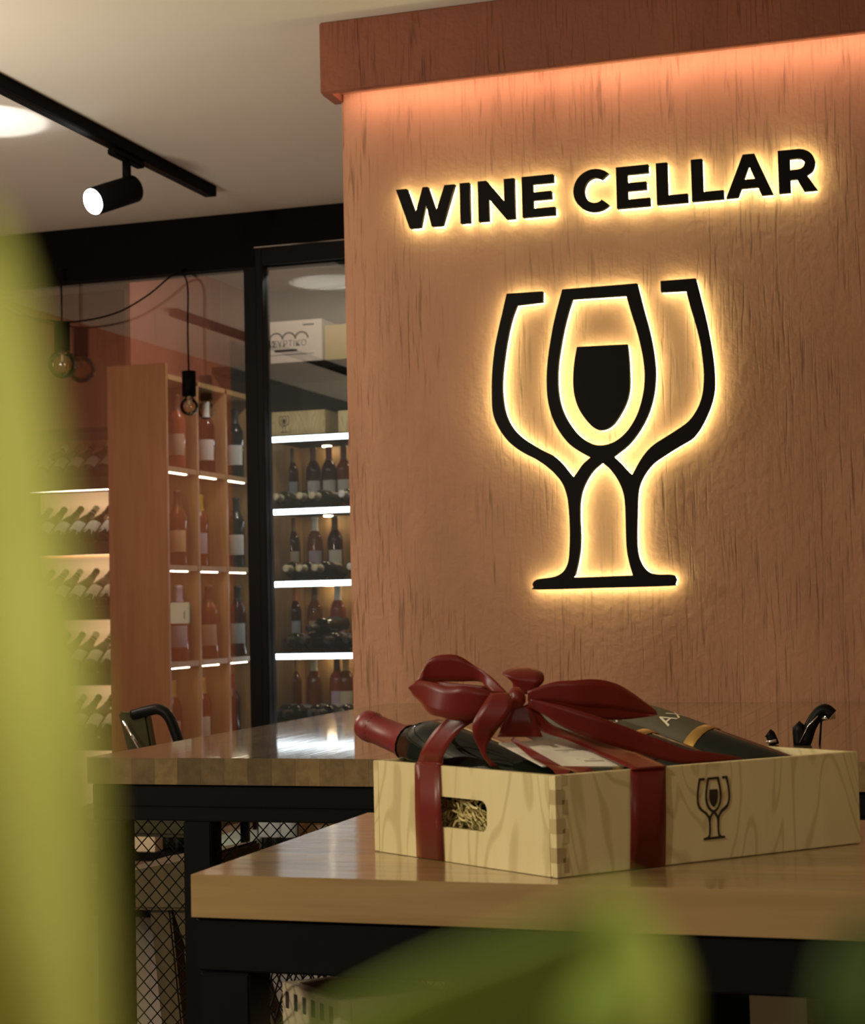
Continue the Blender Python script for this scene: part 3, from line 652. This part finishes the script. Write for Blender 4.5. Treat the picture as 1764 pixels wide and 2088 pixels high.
box('dark_backing', -.60, 1.52, ny1-.04, ny1-.03, .55, zf-.051, M['black'], nt_)  # black sheet added so the space under the table stays dark
mesh_panel('mesh_panel', Vector((nx0+.03, ny0+.055, .56)), Vector((0, 1, 0)), Vector((0, 0, 1)), ny1-ny0-.11, zf-.05-.56, nt_)
fx0 = -1.487; fy0 = 2.698; fy1 = W-.004; fth = .0445
ft = stave_table('far_table', 'long varnished oak table of end-grain staves against the terracotta wall', fx0, .6, fy0, fy1, fth, 'y', .0425, M['tabley'])
zf = T-fth
box('apron', fx0+.004, .59, fy0+.01, fy0+.06, zf-.038, zf-.001, M['black'], ft, .002); box('apron', fx0+.004, .59, fy0+.012, fy0+.058, zf-.062, zf-.039, M['black'], ft, .002)
box('apron', fx0+.004, fx0+.05, fy0+.061, fy1-.02, zf-.06, zf-.001, M['black'], ft)
lx = onY(374, 1800, fy0+.01).x
for x in (fx0+.01, lx, .53):
    for y in (fy0+.012, fy1-.08): box('leg', x, x+.05, y, y+.046, 0, zf-.063, M['black'], ft, .002)
mesh_panel('mesh_panel', Vector((fx0+.065, fy0+.036, .08)), Vector((1, 0, 0)), Vector((0, 0, 1)), 1.1, zf-.063-.08, ft)
box('stretcher', fx0+.06, .53, fy0+.02, fy0+.05, .05, .08, M['black'], ft)

# ------------------------------------------------------------------ the gift crate
CO = Vector((-.3811, 1.5434, T+.0005)); AA = .8295; BB = AA+math.radians(100)
dr = Vector((math.cos(AA), math.sin(AA), 0)); dl = Vector((math.cos(BB), math.sin(BB), 0)); LR, LL, HT = .3635, .2657, .0907; TK = .009
Zv = Vector((0, 0, 1))
def cr(u, v, z): return CO+dr*u+dl*v+Zv*z
def cbox(name, u0, u1, v0, v1, z0, z1, mat, parent, bevel=0):
    return hexa(name, [cr(*p) for p in ((u0, v0, z0), (u1, v0, z0), (u1, v1, z0), (u0, v1, z0), (u0, v0, z1), (u1, v0, z1), (u1, v1, z1), (u0, v1, z1))], mat, parent, bevel)
nl = Vector((-dl.y, dl.x, 0));  nl = nl if nl.dot(dr) < 0 else -nl       # outward normal of the short face
nr = Vector((dr.y, -dr.x, 0));  nr = nr if nr.dot(dl) < 0 else -nr       # outward normal of the long face
gc = thing('gift_crate', 'open pale pine wine crate tied with a crimson ribbon on the near table', 'crate', CO)
cbox('base_board', TK, LR-TK, TK, LL-TK, 0, .007, M['ply'], gc)
cbox('front_panel', 0, LR, 0, TK, 0, HT, M['ply'], gc, .0008)
cbox('rear_panel', 0, LR, LL-TK, LL, 0, HT, M['ply'], gc, .0008)
cbox('side_panel', LR-TK, LR, TK, LL-TK, 0, HT, M['ply'], gc, .0008)
# short panel with its rounded hand hole
h0, h1 = onP(880, 1660, CO, nl), onP(993, 1660, CO, nl)
va, vb = (h1-CO).dot(dl), (h0-CO).dot(dl); za, zb2 = onP(940, 1692, CO, nl).z-CO.z, onP(940, 1628, CO, nl).z-CO.z
vb += .012; rr = .009
def rrect(a, b_, c, d, r_):
    return arc(b_-r_, d-r_, r_, r_, 0, 90, 6)+arc(a+r_, d-r_, r_, r_, 90, 180, 6)+arc(a+r_, c+r_, r_, r_, 180, 270, 6)+arc(b_-r_, c+r_, r_, r_, 270, 360, 6)
shape2d('side_panel', [[(TK, 0), (LL-TK, 0), (LL-TK, HT), (TK, HT)], rrect(va, vb, za, zb2, rr)], TK, lambda a, b_, c: cr(0, a, b_)-nl*c, M['ply'], gc)
nf = 7
for i in range(nf):
    z0_, z1_ = HT*i/nf, HT*(i+1)/nf
    if i % 2: cbox('finger', -.0003, TK+.0005, -.0003, TK*.9, z0_, z1_, M['plyend'], gc)
    else: cbox('finger', -.0004, TK*.75, -.0004, TK*.6, z0_+.0003, z1_-.0003, M['ply'], gc)
    if not i % 2: cbox('finger', .0065, .0125, -.0003, .004, z0_+.004, z1_+.004 if i < nf-1 else z1_, M['plyend'], gc)
# printed emblem on the long face
e0, e1 = onP(1421, 1650, CO, nr), onP(1489, 1650, CO, nr); eb, et = onP(1455, 1711, CO, nr), onP(1455, 1584, CO, nr)
u0_, u1_ = (e0-CO).dot(dr), (e1-CO).dot(dr)
logo_on(gc, cr(u0_, 0, eb.z-CO.z), dr, Zv, nr, u1_-u0_, et.z-eb.z, M['ink'])
# wood wool
rnd = random.Random(3); V = []; Fc = []
for k in range(420):
    u, v, z = rnd.uniform(.014, .33), rnd.uniform(.014, .24), rnd.uniform(.008, .055)
    if k < 170: u = rnd.uniform(.0115, .03); v = rnd.uniform(.10, .22); z = rnd.uniform(.012, .07)
    a = rnd.uniform(0, 6.28); p = Vector((u, v, z)); d = Vector((math.cos(a)*.4, math.sin(a), rnd.uniform(-.7, .7))); wv = Vector((rnd.uniform(-1, 1), rnd.uniform(-1, 1), rnd.uniform(.3, 1))).normalized()*.0011
    b0 = len(V); n_ = 6
    for i in range(n_+1):
        t = i/n_; q = p+d*.028*t+Vector((0, math.sin(t*7+a), math.cos(t*6+a)))*.004
        q.x = min(max(q.x, .0105), LR-.013); q.y = min(max(q.y, .0125), LL-.013); q.z = min(max(q.z, .009), .075)
        for s_ in (-1, 1): V.append(cr(*(q+wv*s_)))
    for i in range(n_): Fc.append((b0+2*i, b0+2*i+1, b0+2*i+3, b0+2*i+2))
M['straw'] = plain('pale_wood_wool', (.66, .55, .22), .6, noise=.3, nscale=60)
ws = obj('wood_wool', V, Fc, M['straw']); tag(ws, 'pale wood wool packing inside the open gift crate', 'wood wool', kind='stuff')
ws.modifiers.new('s', 'SOLIDIFY').thickness = .0004

# bottles in the crate: bases against the long front panel, necks over the rear rim
GB = cr(.066, .044, .046)
lo, hi = 1.5, 2.2                                  # distance at which the first neck is exactly one bottle away from its base
for _ in range(40):
    md = (lo+hi)/2
    if (atd(747, 1478, md)-GB).length < .300: lo = md
    else: hi = md
NECK = atd(747, 1478, lo); GD = (NECK-GB).normalized()
def gift_bottle(label, u, v, z, cap):
    d = GD; base = cr(u, v, z); q = d.to_track_quat('Z', 'Y')
    return bottle(label, base, 'dark', cap, None, None, q, spin=math.pi)
gift_bottle('wine bottle with dark red capsule jutting over the left end of the gift crate', .066, .044, .046, 'red')
def ring(parent, name, prof, mat):
    me = lathe_data(name, prof, mat, 24); o = bpy.data.objects.new(name, me); C.objects.link(o); o.parent = parent; return o
M['olive'] = plain('olive_grey_paper', (.075, .065, .032), .6, noise=.2, nscale=40)
for i, (du, lb) in enumerate(((.236, 'middle wine bottle with olive shoulder sleeve and gold band in the gift crate'), (.316, 'rightmost wine bottle with olive shoulder sleeve and gold band in the gift crate'))):
    t = gift_bottle(lb, du, .044, .050, 'red')
    ring(t, 'shoulder_sleeve', [(.0376, .113), (.0379, .114), (.0379, .181), (.0362, .201), (.0288, .220), (.0195, .235), (.0165, .245)], M['olive'])
    ring(t, 'gold_band', [(.0376, .100), (.0382, .101), (.0382, .112), (.0376, .113)], M['gold'])
    tx_ = text_on(t, 'AX', .026, None, lambda a, b_: Vector((.0384*math.cos(-1.75+(a-.02)/.0384), .0384*math.sin(-1.75+(a-.02)/.0384), .140+b_)), M['l_cream']); tx_.location = (0, 0, 0)

# ------------------------------------------------------------------ ribbon and bow
rb = thing('ribbon_bow', 'crimson satin ribbon tied in a large bow around the gift crate', 'ribbon', atd(1050, 1425, 1.68))
def ribbon(name, pairs, n=6, th=.0008, mat=None):
    """pairs of edge points (ax, ay, bx, by, d[, d2])"""
    A = spline([atd(p[0], p[1], p[4]) for p in pairs], n); B = spline([atd(p[2], p[3], p[5] if len(p) > 5 else p[4]) for p in pairs], n)
    return strip(name, A, B, th, mat)
def strip(name, A, B, th=.0008, mat=None):
    off = rb.location; V = []; m = 5
    for a, b_ in zip(A, B):
        for k in range(m): V.append(a.lerp(b_, k/(m-1))-off)
    Fc = [(i*m+k, i*m+k+1, (i+1)*m+k+1, (i+1)*m+k) for i in range(len(A)-1) for k in range(m-1)]
    o = obj(name, V, Fc, mat or M['ribbon'], rb, True); s_ = o.modifiers.new('s', 'SOLIDIFY'); s_.thickness = th; s_.offset = 0
    return o
rimL = CO+nl*.0015; rimR = CO+nr*.0015
def fl(px, py): return onP(px, py, rimL, nl)
def fr(px, py): return onP(px, py, rimR, nr)
zt = T+HT+.0015
L0, L1 = fl(846, 1560), fl(897, 1566); L0b, L1b = fl(850, 1742), fl(905, 1753)
L0.z = L1.z = T+HT; L0b.z = L1b.z = T+.0008
strip('band', [L0b, (L0b+L0)/2+nl*.0008, L0], [L1b, (L1b+L1)/2+nl*.0008, L1])
R0, R1 = fr(1286, 1567), fr(1357, 1562); R0b, R1b = fr(1285, 1770), fr(1357, 1764)
R0.z = R1.z = T+HT; R0b.z = R1b.z = T+.0008
strip('band', [R0b, (R0b+R0)/2+nr*.0008, R0], [R1b, (R1b+R1)/2+nr*.0008, R1])
strip('band', spline([L0, L0-nl*.004+Zv*.003, atd(861, 1528, 1.715), atd(888, 1488, 1.705), atd(935, 1447, 1.69), atd(1000, 1418, 1.68), atd(1040, 1412, 1.675)]),
      spline([L1, L1-nl*.004+Zv*.003, atd(907, 1535, 1.69), atd(938, 1490, 1.68), atd(980, 1465, 1.675), atd(1015, 1450, 1.67), atd(1045, 1440, 1.67)]))
strip('band', spline([R1, R1-nr*.004+Zv*.003, atd(1274, 1525, 1.69), atd(1205, 1504, 1.69), atd(1127, 1478, 1.68), atd(1085, 1432, 1.675)]),
      spline([R0, R0-nr*.004+Zv*.003, atd(1211, 1533, 1.665), atd(1157, 1508, 1.665), atd(1100, 1488, 1.67), atd(1060, 1442, 1.675)]))
# loops
ribbon('loop', [(1036, 1414, 1016, 1418, 1.675), (1003, 1381, 992, 1402, 1.69), (969, 1358, 978, 1390, 1.70), (935, 1337, 935, 1390, 1.70), (902, 1335, 897, 1390, 1.70), (878, 1343, 872, 1389, 1.70), (862, 1366, 857, 1388, 1.70), (858, 1380, 846, 1392, 1.715), (870, 1386, 852, 1396, 1.74), (900, 1390, 890, 1400, 1.75), (1000, 1400, 1000, 1415, 1.72)])
ribbon('loop', [(1036, 1412, 1040, 1450, 1.668), (988, 1406, 985, 1462, 1.66), (947, 1398, 935, 1470, 1.66), (915, 1400, 900, 1462, 1.665), (888, 1393, 876, 1455, 1.675), (858, 1388, 858, 1433, 1.69), (838, 1398, 845, 1420, 1.70), (834, 1404, 838, 1408, 1.705), (850, 1405, 850, 1425, 1.72), (900, 1415, 900, 1450, 1.725), (1010, 1420, 1010, 1445, 1.70)])
ribbon('loop', [(1076, 1409, 1076, 1430, 1.672), (1127, 1391, 1127, 1430, 1.672), (1170, 1387, 1172, 1439, 1.674), (1215, 1385, 1206, 1443, 1.68), (1254, 1393, 1250, 1446, 1.69), (1284, 1409, 1290, 1452, 1.705), (1313, 1430, 1322, 1456, 1.72), (1338, 1451, 1340, 1457, 1.73), (1320, 1452, 1318, 1462, 1.745), (1250, 1438, 1250, 1468, 1.735), (1170, 1434, 1180, 1460, 1.71), (1085, 1420, 1090, 1438, 1.69)])
ribbon('loop', [(1040, 1420, 1078, 1412, 1.685), (1046, 1396, 1094, 1404, 1.685), (1034, 1381, 1109, 1389, 1.685), (1024, 1373, 1107, 1373, 1.69), (1042, 1364, 1092, 1363, 1.70), (1060, 1362, 1080, 1361, 1.715), (1055, 1385, 1085, 1385, 1.72), (1050, 1415, 1075, 1415, 1.70)])
# tails
ribbon('tail', [(1000, 1414, 1037, 1413, 1.658), (989, 1430, 1046, 1430, 1.650), (975, 1452, 1041, 1452, 1.646), (964, 1475, 1022, 1478, 1.645), (965, 1499, 1003, 1504, 1.645, 1.652), (976, 1524, 991, 1530, 1.648), (985, 1543, 997, 1545, 1.65), (1000, 1562, 1017, 1564, 1.655)])
ribbon('tail', [(1080, 1424, 1075, 1440, 1.672), (1127, 1435, 1110, 1458, 1.668), (1170, 1446, 1150, 1484, 1.668), (1227, 1464, 1200, 1504, 1.67), (1272, 1480, 1250, 1521, 1.675), (1318, 1498, 1305, 1537, 1.68), (1363, 1514, 1360, 1552, 1.685), (1400, 1528, 1400, 1557, 1.69), (1450, 1534, 1455, 1554, 1.70), (1516, 1545, 1516, 1547, 1.72)])
ribbon('tail', [(1046, 1438, 1080, 1440, 1.672), (1028, 1470, 1094, 1472, 1.668), (1014, 1503, 1107, 1503, 1.668)])
# tail lying across the card, cut to a swallow tail
P = [atd(x, y, d) for x, y, d in ((1041, 1509, 1.660), (1047, 1503, 1.660), (1082, 1543, 1.640), (1100, 1536, 1.640), (1113, 1559, 1.630), (1146, 1562, 1.630), (1128, 1569, 1.618), (1205, 1564, 1.628), (1144, 1594, 1.602), (1163, 1571, 1.615), (1188, 1575, 1.615), (1232, 1605, 1.608))]
off = rb.location
o = obj('tail', [p-off for p in P], [(0, 2, 3, 1), (2, 4, 5, 3), (4, 6, 9, 5), (6, 8, 9), (5, 9, 10, 7), (10, 11, 7)], M['ribbon'], rb); o.modifiers.new('s', 'SOLIDIFY').thickness = .0008
bm = bmesh.new(); bmesh.ops.create_uvsphere(bm, u_segments=20, v_segments=12, radius=1)
kc = atd(1052, 1425, 1.675)-off
for v in bm.verts:
    p = v.co; g_ = 1+.10*math.sin(7*math.atan2(p.z, p.y)); v.co = kc+RT*p.x*.0090*g_+UP*p.y*.0105*g_+fw*p.z*.009
bm_obj('knot', bm, M['ribbon'], rb, True)

# gift card on the bottles
K = [atd(1017, 1515, 1.672), atd(1155, 1505, 1.70), atd(1277, 1562, 1.648), atd(1106, 1562, 1.634)]
K = [p-UP*.0 for p in K]
nk = (K[1]-K[0]).cross(K[3]-K[0]).normalized(); nk = nk if nk.z > 0 else -nk
gd = thing('gift_card', 'cream gift card with a small emblem tucked under the bow', 'card', (K[0]+K[2])/2)
hexa('paper', [K[0]-nk*.001, K[3]-nk*.001, K[2]-nk*.001, K[1]-nk*.001, K[0], K[3], K[2], K[1]], M['card'], gd)
def ck(a, b_, h=.0004): return (K[0]*(1-a)+K[1]*a)*(1-b_)+(K[3]*(1-a)+K[2]*a)*b_+nk*h
def mark(a0, a1, b0, b1):
    hexa('print_mark', [ck(a0, b0, .0001), ck(a0, b1, .0001), ck(a1, b1, .0001), ck(a1, b0, .0001), ck(a0, b0), ck(a0, b1), ck(a1, b1), ck(a1, b0)], M['inkgrey'], gd)
M['inkgrey'] = plain('faded_ink', (.28, .24, .17), .8, noise=.1)
for q in ((.58, .66, .22, .30), (.40, .86, .40, .43), (.52, .66, .46, .48), (.56, .80, .74, .76), (.62, .86, .80, .84)): mark(*q)

# ------------------------------------------------------------------ tap on the far table behind the crate
ty = 3.0
tp = thing('bar_tap', 'dark curved tap with chrome rim on the far table behind the gift crate', 'tap', (onY(1640, 1530, ty).x, ty, T))
g0 = onY(1636, 1525, ty); pts = [Vector((g0.x-.004, ty, T)), Vector((g0.x-.004, ty, T+.03)), onY(1640, 1515, ty), onY(1653, 1480, ty), onY(1670, 1454, ty), onY(1684, 1448, ty), onY(1697, 1458, ty)]
tube('spout', spline(pts, 6), .0105, M['black'], tp, 14)
e = onY(1688, 1462, ty); tube('nozzle', [e+Vector((-.012, 0, -.002)), e+Vector((.012, 0, .003))], .006, M['chrome'], tp, 12)
tube('rim', [onY(1630, 1515, ty-.012), onY(1648, 1480, ty-.012), onY(1668, 1460, ty-.012)], .0012, M['chrome'], tp, 6)
tube('rod', [onY(1675, 1464, ty), Vector((onY(1672, 1530, ty).x, ty, T))], .0018, M['black'], tp, 8)
kx = onY(1571, 1503, ty); tube('lever', [Vector((kx.x+.006, ty, T)), kx+Vector((.004, 0, -.006)), kx+Vector((0, 0, .004)), kx+Vector((-.004, 0, .007))], .0085, M['black'], tp, 12); tube('lever_tip', [kx+Vector((-.006, -.010, -.008)), kx+Vector((.011, -.010, -.005))], .003, M['chrome'], tp, 10)

# ------------------------------------------------------------------ chair at the left end of the far table
cy_ = 3.75
ch = thing('metal_chair', 'black tubular chair with olive backrest beyond the left end of the far table', 'chair', (onY(290, 1500, cy_).x, cy_, 0))
M['olivelea'] = plain('olive_leather', (.05, .045, .012), .4, noise=.3)
bk = [onY(238, 1452, cy_), onY(298, 1456, cy_), onY(306, 1524, cy_), onY(256, 1530, cy_)]
hexa('backrest', [bk[3]+Vector((0, .02, -.03)), bk[2]+Vector((0, .02, -.03)), bk[2]+Vector((0, .05, -.03)), bk[3]+Vector((0, .05, -.03)), bk[0], bk[1], bk[1]+Vector((0, .03, 0)), bk[0]+Vector((0, .03, 0))], M['olivelea'], ch, .006)
s1 = spline([onY(270, 1458, cy_), onY(300, 1450, cy_), onY(325, 1447, cy_), onY(345, 1463, cy_), onY(362, 1505, cy_), onY(380, 1560, cy_)], 6); ee = s1[-1]
tube('arm_tube', s1+[Vector((ee.x+.02, cy_, .45)), Vector((ee.x+.05, cy_+.03, 0))], .0125, M['black'], ch, 12)
a_ = onY(256, 1470, cy_); b2_ = onY(292, 1530, cy_); tube('rod', [a_+Vector((0, -.012, 0)), b2_+Vector((0, -.012, 0))], .004, M['chrome'], ch, 8)
sx = onY(300, 1560, cy_).x
box('seat', sx-.34, sx+.10, cy_+.02, cy_+.42, .62, .66, M['olivelea'], ch, .01)
for p in ((sx-.32, cy_+.04), (sx-.32, cy_+.40), (sx+.07, cy_+.40)): tube('leg', [Vector((*p, 0)), Vector((*p, .62))], .0125, M['black'], ch)

# ------------------------------------------------------------------ stool under the far table
sy_ = 3.1
M['stool'] = wood('olive_brown_wood', (.12, .085, .03), (.08, .055, .02), 2, .5, 0, stretch=10)
so = thing('wooden_stool', 'brown wooden stool with splayed legs behind the wire mesh', 'stool', (onY(320, 1900, sy_).x, sy_, 0))
a_, b2_ = onY(215, 1785, sy_), onY(402, 1748, sy_)
zt_ = onY(330, 1760, sy_).z
hexa('seat', [Vector((a_.x, sy_-.02, zt_-.09)), Vector((b2_.x+.004, sy_-.02, zt_-.085)), Vector((b2_.x+.02, sy_+.26, zt_-.085)), Vector((a_.x, sy_+.26, zt_-.09)), Vector((a_.x, sy_-.02, a_.z)), Vector((b2_.x, sy_-.02, b2_.z)), Vector((b2_.x+.02, sy_+.26, b2_.z)), Vector((a_.x, sy_+.26, a_.z))], M['stool'], so, .006)
def leg(x0_, y0_, x1_, y1_, wd, dy=0):
    p, q = onY(x0_, y0_, sy_), onY(x1_, y1_, sy_); k = (p.z)/(p.z-q.z); g_ = p+(q-p)*k; ww = wd*.5
    hexa('leg', [g_+Vector((-ww, dy, 0)), g_+Vector((ww, dy, 0)), g_+Vector((ww, dy+.045, 0)), g_+Vector((-ww, dy+.045, 0)), p+Vector((-ww, dy, 0)), p+Vector((ww, dy, 0)), p+Vector((ww, dy+.045, 0)), p+Vector((-ww, dy+.045, 0))], M['stool'], so, .004)
leg(325, 1850, 350, 2088, .045); leg(375, 1850, 455, 2088, .055); leg(300, 1850, 330, 2088, .045, .20); leg(372, 1850, 440, 2088, .05, .20)
# low shelf unit with cartons seen through the mesh
ly = 5.4; zc_ = onY(300, 1738, ly).z
lu = thing('low_shelf_unit', 'low dark shelf unit under the glass partition seen through the mesh', 'shelf', (-2.6, ly+.15, 0))
box('top_board', -3.6, -1.75, ly, ly+.35, zc_-.03, zc_, M['black'], lu)
for x in (-3.6, -2.7, -1.78): box('side_board', x, x+.03, ly, ly+.35, 0, zc_-.03, M['black'], lu)
a_, b2_ = onY(215, 1738, ly), onY(316, 1738, ly)
crt = lambda n, l, p, q, y, m: crate_box(n, l, p, q, 1738, y, ly+.01, .25, m, 'box', zbase=zc_)
crt('cream_carton', 'cream carton on the low shelf unit seen through the mesh', 200, 316, 1655, plain('cream_carton', (.75, .62, .42), .8, noise=.05))
crt('pale_carton', 'pale blue-green carton lying on the low shelf unit seen through the mesh', 425, 520, 1712, plain('pale_carton', (.45, .55, .50), .8, noise=.05))
for i, px in enumerate((345, 365, 400, 545, 565, 590)):
    x = onY(px, 1738, ly+.1).x
    bottle(f'dark bottle with {["black","white","red","gold","cream","brown"][i]} capsule standing on the low shelf unit', (x, ly+.10, zc_), 'dark', ['black', 'white', 'red', 'gold', 'cream', 'brown'][i], 'pale', 'bottles on the low shelf unit', spin=spin_to(x, ly), scale=.9)

# ------------------------------------------------------------------ crates on the near table's lower shelf
ZB = .55
k0 = onY(690, 2040, 1.572); k1 = onZ(575, 2002, k0.z); k2 = onZ(905, 2014, k0.z)
e1_ = (k1-k0); e2_ = (k2-k0); hh = k0.z-ZB; th = .012
lc = thing('slotted_wine_crate', 'pale wooden crate with slotted end on the lower shelf of the near table', 'crate', Vector((k0.x, k0.y, ZB)))
n1 = e1_.normalized(); n2 = e2_.normalized(); B0 = Vector((k0.x, k0.y, ZB)); e1_ = n1*min(e1_.length, .30)
def slab(name, p, a, b_, mat): hexa(name, [p, p+a, p+a+b_, p+b_, p+Zv*hh, p+a+Zv*hh, p+a+b_+Zv*hh, p+b_+Zv*hh], mat, lc, .001)
M['ply2'] = wood('grey_pine_ply', (.60, .50, .33), (.52, .42, .26), 2, .6, 0, stretch=6, bump=.05)
slab('side_panel', B0, e1_, n2*th, M['ply2']); slab('front_panel', B0+n2*th, e2_-n2*th, n1*th, M['ply2'])
slab('rear_panel', B0+e1_-n1*th+n2*th, e2_-n2*th, n1*th, M['ply2']); slab('side_panel', B0+e2_-n2*th+n1*th, e1_-n1*2*th, n2*th, M['ply2'])
nf1 = -n2
for k in range(6):
    p = B0+e1_*(.10+.155*k)+Zv*(hh-.008); hexa('slot_mark', [p+q for q in (Vector(), n1*.006, n1*.006-n2*.0006, -n2*.0006, Zv*-.016, n1*.006+Zv*-.016, n1*.006-n2*.0006+Zv*-.016, -n2*.0006+Zv*-.016)], M['ink'], lc)
c0, c1 = onY(1530, 2088, 1.72), onY(1646, 2088, 1.72); zt2 = onY(1590, 2025, 1.72).z
sc = thing('small_wooden_crate', 'small brown wooden crate in shadow on the right of the lower shelf', 'crate', Vector(((c0.x+c1.x)/2, 1.8, ZB)))
for nme, q in dict(front_panel=(c0.x, c1.x, 1.72, 1.73), rear_panel=(c0.x, c1.x, 1.87, 1.88)).items(): box(nme, *q, ZB, zt2, M['ply2'], sc)
box('side_panel', c0.x, c0.x+.01, 1.73, 1.87, ZB, zt2, M['ply2'], sc); box('side_panel', c1.x-.01, c1.x, 1.73, 1.87, ZB, zt2, M['ply2'], sc); box('lid', c0.x+.01, c1.x-.01, 1.73, 1.87, zt2-.012, zt2-.002, M['ply2'], sc)

# ------------------------------------------------------------------ tall potted plant close to the lens
def leafmat(name, c1, c2):
    m, nt, b = new(name); L = nt.links.new
    tc = N(nt, 'ShaderNodeTexCoord'); mp = N(nt, 'ShaderNodeMapping'); mp.inputs['Scale'].default_value = (260, 260, 12); L(tc.outputs['Object'], mp.inputs['Vector'])
    n = N(nt, 'ShaderNodeTexNoise'); n.inputs['Scale'].default_value = 1; L(mp.outputs[0], n.inputs['Vector'])
    rp = N(nt, 'ShaderNodeValToRGB'); rp.color_ramp.elements[0].color = (*c2, 1); rp.color_ramp.elements[1].color = (*c1, 1); L(n.outputs['Fac'], rp.inputs[0])
    tr_ = N(nt, 'ShaderNodeBsdfTranslucent'); L(rp.outputs[0], tr_.inputs[0]); L(rp.outputs[0], b.inputs['Base Color']); b.inputs['Roughness'].default_value = .5
    mx = N(nt, 'ShaderNodeMixShader'); mx.inputs[0].default_value = .35; L(b.outputs[0], mx.inputs[1]); L(tr_.outputs[0], mx.inputs[2]); L(mx.outputs[0], nt.nodes['Material Output'].inputs[0])
    return m
M['leafy'] = leafmat('yellow_green_leaf', (.62, .61, .15), (.52, .53, .11)); M['leafg'] = leafmat('green_leaf', (.34, .42, .07), (.26, .34, .05)); M['leafm'] = leafmat('lime_leaf', (.46, .48, .10), (.38, .42, .075)); M['leafd'] = leafmat('dark_green_leaf', (.07, .11, .02), (.05, .08, .015))
pot_c = atd(400, 2088, .13); pot_c = Vector((pot_c.x, pot_c.y+.02, 0))
pl = thing('potted_plant', 'tall potted plant whose blurred yellow-green leaves stand right before the lens', 'plant', pot_c)
me = lathe_data('pot', [(0, 0), (.11, 0), (.13, .25), (.14, .26), (.128, .262), (.12, .23), (0, .23)], M['charcoal'], 28); o = bpy.data.objects.new('pot', me); C.objects.link(o); o.parent = pl
tube('stem', [pot_c+Vector((0, 0, .22)), pot_c+Vector((0, .005, .5)), pot_c+Vector((0, .01, .80))], .012, M['leafd'], pl, 10, .008)
def leaf(pairs, mat, root_z=.72):
    """upper part follows edge pairs (ax, ay, bx, by, d); below the frame the blade runs down to the stem"""
    A = [atd(p[0], p[1], p[4]) for p in pairs]; B = [atd(p[2], p[3], p[4]) for p in pairs]
    root = pot_c+Vector((0, .008, root_z)); a, b_ = A[-1], B[-1]
    A, B = spline(A, 8), spline(B, 8)
    for k in range(1, 9): A.append(a.lerp(root+Vector((-.004, 0, 0)), k/8)); B.append(b_.lerp(root+Vector((.004, 0, 0)), k/8))
    V = []; m = 5; off = pl.location
    for a, b_ in zip(A, B):
        wv = (b_-a).length
        for k in range(m): V.append(a.lerp(b_, k/(m-1))+fw*(wv*.18*(1-(2*k/(m-1)-1)**2))-off)
    Fc = [(i*m+k, i*m+k+1, (i+1)*m+k+1, (i+1)*m+k) for i in range(len(A)-1) for k in range(m-1)]
    o = obj('leaf', V, Fc, mat, pl, True); s_ = o.modifiers.new('s', 'SOLIDIFY'); s_.thickness = .0003; s_.offset = 0; return o
leaf([(-60, 420, -20, 420, .10), (-140, 560, 40, 560, .10), (-180, 800, 95, 800, .10), (-200, 1100, 140, 1100, .10), (-210, 1500, 185, 1500, .10), (-200, 1900, 230, 1900, .102), (-180, 2250, 270, 2250, .105)], M['leafy'])
leaf([(60, 1180, 150, 1180, .118), (20, 1300, 185, 1300, .118), (10, 1600, 215, 1600, .118), (20, 1900, 235, 1900, .12), (40, 2250, 260, 2250, .122)], M['leafy'])
leaf([(1200, 1850, 1260, 1840, .10), (1050, 1915, 1300, 1915, .10), (840, 1995, 1310, 1995, .10), (640, 2110, 1310, 2110, .10), (520, 2260, 1310, 2260, .102)], M['leafg'])
leaf([(1225, 1815, 1270, 1815, .108), (1215, 1900, 1345, 1900, .108), (1240, 2020, 1390, 2020, .108), (1260, 2150, 1395, 2150, .109), (1260, 2260, 1390, 2260, .11)], M['leafm'])
leaf([(1735, 1880, 1790, 1880, .11), (1690, 1960, 1840, 1960, .11), (1670, 2088, 1850, 2088, .11), (1680, 2250, 1840, 2250, .112)], M['leafd'])
